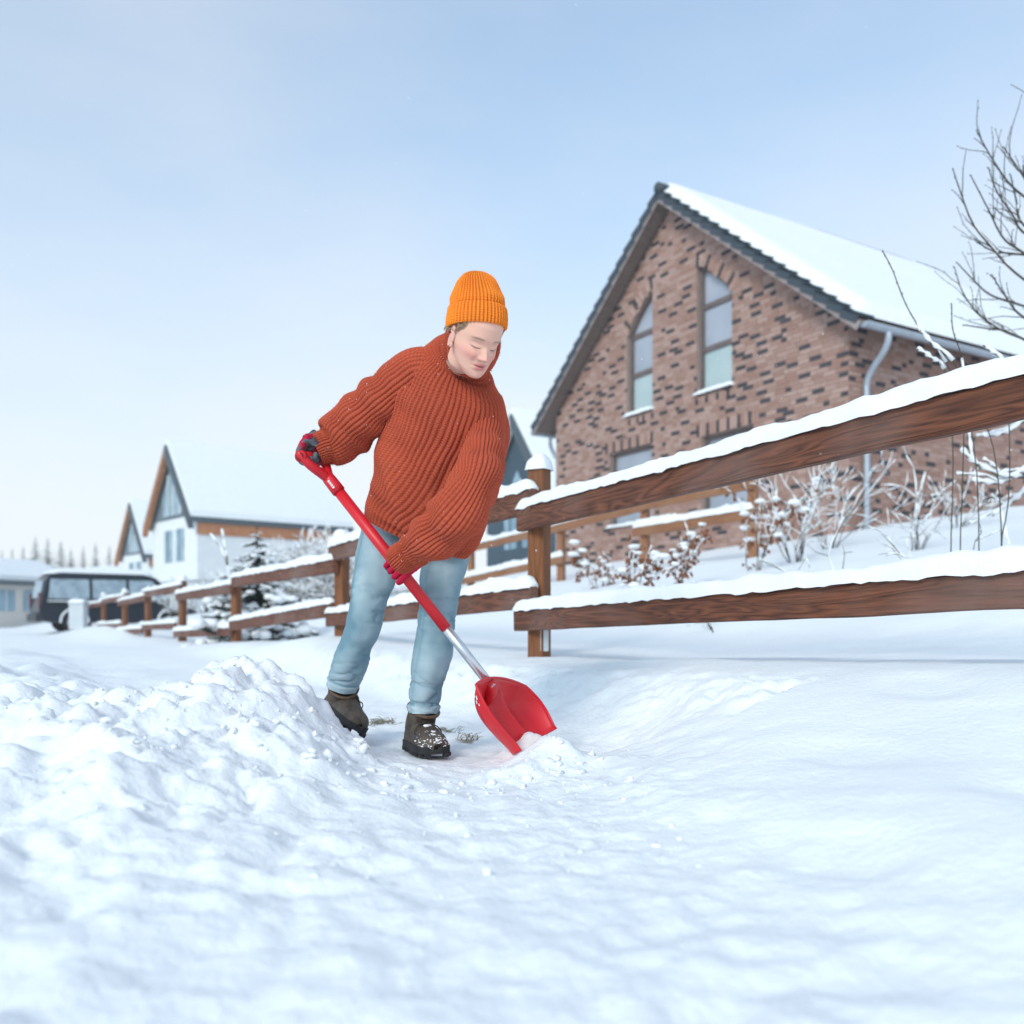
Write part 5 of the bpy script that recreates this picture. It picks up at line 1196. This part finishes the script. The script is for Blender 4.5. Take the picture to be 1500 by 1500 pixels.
# beanie
Hk = [(.004, .0800, .100), (.0, .0840, .1050), (.005, .0880, .1095), (.022, .0890, .1105), (.042, .0875, .1080), (.058, .0850, .1045), (.0635, .0815, .1005), (.0630, .0785, .0975), (.072, .0795, .0975), (.090, .0780, .0940), (.112, .0690, .0820), (.132, .0600, .0710), (.150, .0510, .0590), (.162, .0390, .0440), (.168, .0220, .0250), (.1695, .0040, .0050)]
hax = unit([0, .52, .85]); hay = unit([0, .85, -.52])
def hatring(h, rx, ry, n=48 * 8):
    an = np.arange(n) / n * 2 * math.pi
    return np.array([0, .010, .024]) + hax * h + np.outer(rx * np.cos(an), [1, 0, 0]) + np.outer(ry * np.sin(an), hay)
Hk = cr(np.array(Hk), 120); RR = np.array([hatring(*k_) for k_ in Hk]); nH, mH = RR.shape[:2]
cen = RR.mean(1, keepdims=True); dv = RR - cen; dv /= np.linalg.norm(dv, axis=2)[..., None] + 1e-9
u = np.arange(mH) / mH; fall = np.clip(np.linalg.norm(RR - cen, axis=2) / .06, 0, 1)
rib = np.abs(np.sin(math.pi * 48 * u))[None] ** .7 * fall
RR = RR + dv * (.0085 * (rib - .6) + .006 * fbm(RR[..., 0] * 14, RR[..., 1] * 14, RR[..., 2] * 14, 2) * sstep(.05, .09, Hk[:, 0])[:, None])[..., None]
RR[..., 0] += -.010 * sstep(.07, .16, Hk[:, 0])[:, None]
sl = np.concatenate([[0], np.cumsum(np.linalg.norm(np.diff(RR[:, 0], axis=0), axis=1))])
uvh = np.stack([np.repeat((48 * u)[None], nH, 0), np.repeat(sl[:, None] / .0075, mH, 1)], -1)
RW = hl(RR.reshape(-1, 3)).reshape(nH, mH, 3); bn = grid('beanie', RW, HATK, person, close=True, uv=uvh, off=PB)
fuzz([(RW[:-12], 3)], 5000, .003, .006, 'wool_fuzz', P_('orange_fuzz', (.9, .30, .06), rough=1, spec=0), bn)

# ------------------------------------------------------------------ snow shovel
REDP = P_('red_plastic', (.66, .012, .022), (.60, .010, .020), 14, .38, .06, 200, spec=.45); ALU = P_('aluminium', (.72, .74, .77), (.64, .66, .69), 40, .32, metal=.85)
FLc, FRc, BLc, BRc = np.array([.025, 2.76, .035]), np.array([.158, 3.08, .062]), np.array([-.112, 2.75, .247]), np.array([.040, 3.10, .215])
FLc = W(763, 1100, 2.66); FRc = W(815, 1068, 2.96); BLc = W(697, 1003, 2.63); BRc = W(770, 1005, 2.95)
sk_b = W(718, 1003, 2.76); sk_t = W(458, 671, 2.78)
sdir = unit(sk_b - sk_t)
shovel = thing('snow_shovel', 'red plastic snow shovel with aluminium lower shaft, held by the person', 'shovel', (FLc + FRc) / 2); SBs = np.array(shovel.location)
Lx = unit((BRc - BLc) + (FRc - FLc)); Fx = unit((FLc - BLc) + (FRc - BRc)); Nx = unit(np.cross(Lx, Fx)); Nx = Nx if Nx[2] > 0 else -Nx
nu, nvb = 61, 45; uu = np.linspace(-1, 1, nu); uu = np.sign(uu) * np.abs(uu) ** .7; vb = np.linspace(0, 1, nvb); BP = np.zeros((nvb, nu, 3))
for i, v in enumerate(vb):
    for j, u_ in enumerate(uu):
        l = BLc + (FLc - BLc) * v; r = BRc + (FRc - BRc) * v
        bul = .035 * math.sin(math.pi * min(1, v * 1.1)) ** 1.0 * (1 - .35 * v)           # sides swell outwards
        p = l + (r - l) * (u_ + 1) / 2 + Lx * u_ * bul
        dep = .078 * (1 - abs(u_) ** 7) * (1 - (1 - v) ** 6) * (1 - .30 * v)
        rib = .030 * math.exp(-((u_ - .04) / .10) ** 4) * sstep(.02, .18, v) * (1 - sstep(.82, 1, v)) - .014 * math.exp(-((u_ + .30) / .16) ** 4) * sstep(.05, .2, v) * (1 - sstep(.75, .98, v)) - .008 * math.exp(-((u_ - .5) / .2) ** 4) * sstep(.1, .3, v) * (1 - sstep(.7, .98, v))
        fr_ = Fx * (-.022 * math.exp(-(u_ / .5) ** 2) * v ** 4 + .0)
        BP[i, j] = p + Nx * (-dep + rib) + fr_ - Fx * .03 * (1 - abs(u_) ** 2) * (1 - v) ** 3
blade = grid('blade', BP, REDP, shovel, off=SBs)
so_ = blade.modifiers.new('thick', 'SOLIDIFY'); so_.thickness = .005; so_.offset = 0
rimp = np.concatenate([BP[::-1, 0], BP[0, 1:], BP[1:, -1]]); MB().tube(rimp, .0042, 6).build('blade_rim', REDP, blade, off=SBs, smooth=True)
# small white print on the near side wall
em = MB()
for (i, j, w_) in ((7, 2, .012), (9, 3, .010), (6, 4, .006), (11, 2, .007)):
    c = BP[i, j]; t_ = unit(BP[i + 1, j] - BP[i, j]); s_ = unit(BP[i, j + 1] - BP[i, j]); nn_ = unit(np.cross(t_, s_)); nn_ = nn_ if np.dot(nn_, -c) > 0 else -nn_
    em.box(c + nn_ * .0045, (w_, w_ * .55, .0008), (t_, s_, nn_))
em.build('printed_mark', P_('white_print', (.8, .8, .8), rough=.5), blade, off=SBs)
MB().tube(cr([sk_b - sdir * .012, sk_b + sdir * .02 - Nx * .01, sk_b + sdir * .05 - Nx * .05], 8), [.0185, .0185, .019, .019, .018, .016, .012, .006], 12, flat=.9).build('socket', REDP, blade, off=SBs, smooth=True)
# shaft
pj = lambda q: np.array([750 + F * q[0] / q[1], HOR - F * (q[2] - H) / q[1]])
def at_row(py):       # point of the shaft axis on that row
    lo, hi = -0.1, 1.2
    for _ in range(40):
        md = (lo + hi) / 2
        if pj(sk_t + (sk_b - sk_t) * md)[1] < py: lo = md
        else: hi = md
    return sk_t + (sk_b - sk_t) * lo
pm_, pc_ = at_row(921), at_row(716)
MB().tube([pm_ - sdir * .05, sk_b + sdir * .01], .0150, 20).build('metal_shaft', ALU, shovel, off=SBs, smooth=True)
MB().tube([pc_ - sdir * .02, pm_], .0178, 20).build('sleeve', REDP, shovel, off=SBs, smooth=True)
Lg = unit(Lx - sdir * np.dot(Lx, sdir)); Gc = at_row(668)
col0 = at_row(704)
gr = MB(); gr.tube([pc_ + sdir * .012, pc_ - sdir * .01, col0, col0 - sdir * .02], [.0215, .0215, .021, .019], 18)
gN = Gc - Lg * .060 - sdir * .0; gF = Gc + Lg * .060
for e, s in ((gN, -1), (gF, 1)):
    path = cr([col0 - sdir * .005, col0 - sdir * .03 + Lg * s * .022, Gc + sdir * .035 + Lg * s * .050, e, e - sdir * .012], 18)
    gr.tube(path, np.linspace(.016, .0135, 18), 12)
    gr.tube([e - Lg * s * .008, e + Lg * s * .010], [.0185, .0185], 18)
gr.tube([gN, gF], .0145, 16)
grip = gr.build('d_grip', REDP, shovel, off=SBs, smooth=True)
MB().tube([gN - Lg * .0098, gN - Lg * .0116], .0125, 16).build('recess_shade', P_('hollow_shade', (.10, .01, .012), rough=.7), grip, off=SBs)  # flat dark disc painting the shade inside the hollow grip end
em = MB(); vdir = unit(np.cross(sdir, [0, 1, 0])); nrm = unit(np.array([0, -1, .0]) - sdir * np.dot([0, -1, 0], sdir))
for k in range(4): em.box(col0 + sdir * (.004 + .008 * k) + nrm * .0212 + vdir * -.004, (.005, .007, .0008), (sdir, vdir, nrm))
em.build('printed_mark', bpy.data.materials['white_print'], grip, off=SBs)

# gloves
GLR, GLG = (.52, .012, .05), (.13, .15, .17)
def glovemat():
    m, t, b = newmat('glove_fabric'); b.inputs['Roughness'].default_value = .8; b.inputs['Specular IOR Level'].default_value = .15
    at = t.nodes.new('ShaderNodeAttribute'); at.attribute_name = 'val'; x = t.nodes.new('ShaderNodeMix'); x.data_type = 'RGBA'; x.inputs[6].default_value = (*GLR, 1); x.inputs[7].default_value = (*GLG, 1)
    t.links.new(at.outputs['Fac'], x.inputs[0]); t.links.new(x.outputs[2], b.inputs['Base Color'])
    tcn = t.nodes.new('ShaderNodeTexCoord'); n2 = t.nodes.new('ShaderNodeTexNoise'); n2.inputs['Scale'].default_value = 350; t.links.new(tcn.outputs['Object'], n2.inputs['Vector'])
    bp = t.nodes.new('ShaderNodeBump'); bp.inputs['Strength'].default_value = .4; bp.inputs['Distance'].default_value = .002; t.links.new(n2.outputs[0], bp.inputs['Height']); t.links.new(bp.outputs[0], b.inputs['Normal'])
    return m
GLM = glovemat()
def glove(C, axis, knuck, wrist, Rb, sense, palm_w=.078, thumb_dir=1, a0=10, a1=235, cut=.72):
    """hand closed round a bar: C bar centre, axis bar direction, knuck direction from the bar to the knuckles, wrist position"""
    axis = unit(axis); k = unit(knuck - axis * np.dot(knuck, axis)); b = np.cross(axis, k) * sense; mb = MB(); R = Rb + .0085
    offs = (-.033, -.011, .011, .032); lens = (.86, 1.0, .96, .80); rr = (.0092, .0098, .0096, .0086); kn = []
    for o_, ln, r_ in zip(offs, lens, rr):
        an = np.radians(np.linspace(a0, a0 + (a1 - a0) * ln, 15)); q = np.array([C + axis * o_ + (k * math.cos(t) + b * math.sin(t)) * (R + .002 * math.cos(3 * t)) for t in an])
        base = C + axis * o_ * .95 + k * (R + .010) - b * .018; kn.append(base)
        pts = np.concatenate([[base - b * .03 + k * .004], [base], q]); rad = np.concatenate([[r_ * 1.15, r_ * 1.2], r_ * np.linspace(1.12, .84, 15)])
        v = np.concatenate([[0, 0], (np.linspace(0, 1, 15) > cut).astype(float)])
        mb.tube(pts, rad, 10, col=np.repeat(v, 10)); mb.ball(pts[-1], rad[-1], 10, 8, col=1.0)
    # palm: flattened tube from wrist to knuckles
    pc = np.mean(kn, 0) - b * .012; path = cr([wrist, wrist * .55 + pc * .45 + k * .006, pc, pc + b * .016], 12); m = 18; V = []
    for i, p in enumerate(path):
        t = unit(np.gradient(path, axis=0)[i]); ww = np.interp(i / 11, [0, .25, .7, 1], [.031, .036, palm_w / 2 + .004, palm_w / 2]); th = np.interp(i / 11, [0, .5, 1], [.024, .019, .013])
        sd_ = unit(axis - t * np.dot(axis, t)); up_ = np.cross(sd_, t)
        for j in range(m): a_ = 2 * math.pi * j / m; V.append(p + sd_ * ww * math.cos(a_) + up_ * th * math.sin(a_))
    mb.add(V, [(i * m + j, i * m + (j + 1) % m, (i + 1) * m + (j + 1) % m, (i + 1) * m + j) for i in range(11) for j in range(m)] + [tuple(range(m))[::-1], tuple(range(11 * m, 12 * m))], np.repeat(np.where(np.arange(12) < 4, 1.0, 0.0) if cut > 0 else np.where(np.arange(12) < 5, 0.0, 1.0), m))
    # thumb: leaves the side of the palm, crosses the bar on the other side
    tb_ = pc + axis * thumb_dir * .030 - b * .030 - k * .004; tp = cr([tb_ - k * .0 + axis * thumb_dir * .004, tb_ - k * .014 + axis * thumb_dir * .016 + b * .006, C + axis * thumb_dir * .046 - b * R * .9 - k * R * .2, C + axis * thumb_dir * .036 - k * (R + .004) - b * R * .1, C + axis * thumb_dir * .026 - k * (R + .001) + b * R * .7], 14)
    mb.tube(tp, np.linspace(.0135, .0095, 14), 10, col=0.35); mb.ball(tp[-1], .0095, 10, 8, col=1.0)
    return mb.build('glove', GLM, person, off=PB, smooth=True)
# her right hand, on the grip
wr = W(464, 657, 2.80)
kd = unit(np.array([-.62, -.1, .72]))
glove(Gc - sdir * .004, Lg, kd, wr, .0145, 1 if np.dot(np.cross(Lg, unit(kd - Lg * np.dot(kd, Lg))), [-1, 0, -1]) > 0 else -1, thumb_dir=1, cut=-1)
# her left hand, round the shaft
hc = at_row(833); wr2 = W(588, 820, 2.655)
kdir = np.array([.25, -.9, .35])
glove(hc, -sdir, kdir, wr2, .0178, -1 if np.dot(np.cross(-sdir, unit(kdir)), [1, 0, 0]) > 0 else 1, thumb_dir=1)

# ------------------------------------------------------------------ frosty air
hz = MB().box((0, 150, 9), (560, 340, 26)).build('haze', None); hz['kind'] = 'stuff'
hm_ = bpy.data.materials.new('haze_air'); hm_.use_nodes = True; t_ = hm_.node_tree; t_.nodes.remove(t_.nodes['Principled BSDF'])
pv = t_.nodes.new('ShaderNodeVolumePrincipled'); pv.inputs['Color'].default_value = (.96, .98, 1, 1); pv.inputs['Density'].default_value = .001
t_.links.new(pv.outputs[0], t_.nodes['Material Output'].inputs['Volume']); hz.data.materials.append(hm_)

# ------------------------------------------------------------------ falling snow
fs_ = MB()
for i in range(1100):
    Y = rng.uniform(1.6, 14) ; px = rng.uniform(-40, 1540); py = rng.uniform(-60, 1000); p = W(px, py, Y)
    if p[2] < 0.5: continue
    r = rng.uniform(.0006, .0015) * (1 if Y < 4 else 1.7); fs_.ball(p, r, 5, 4, .2)
o = fs_.build('falling_snowflakes', SNOWF); o['kind'] = 'stuff'
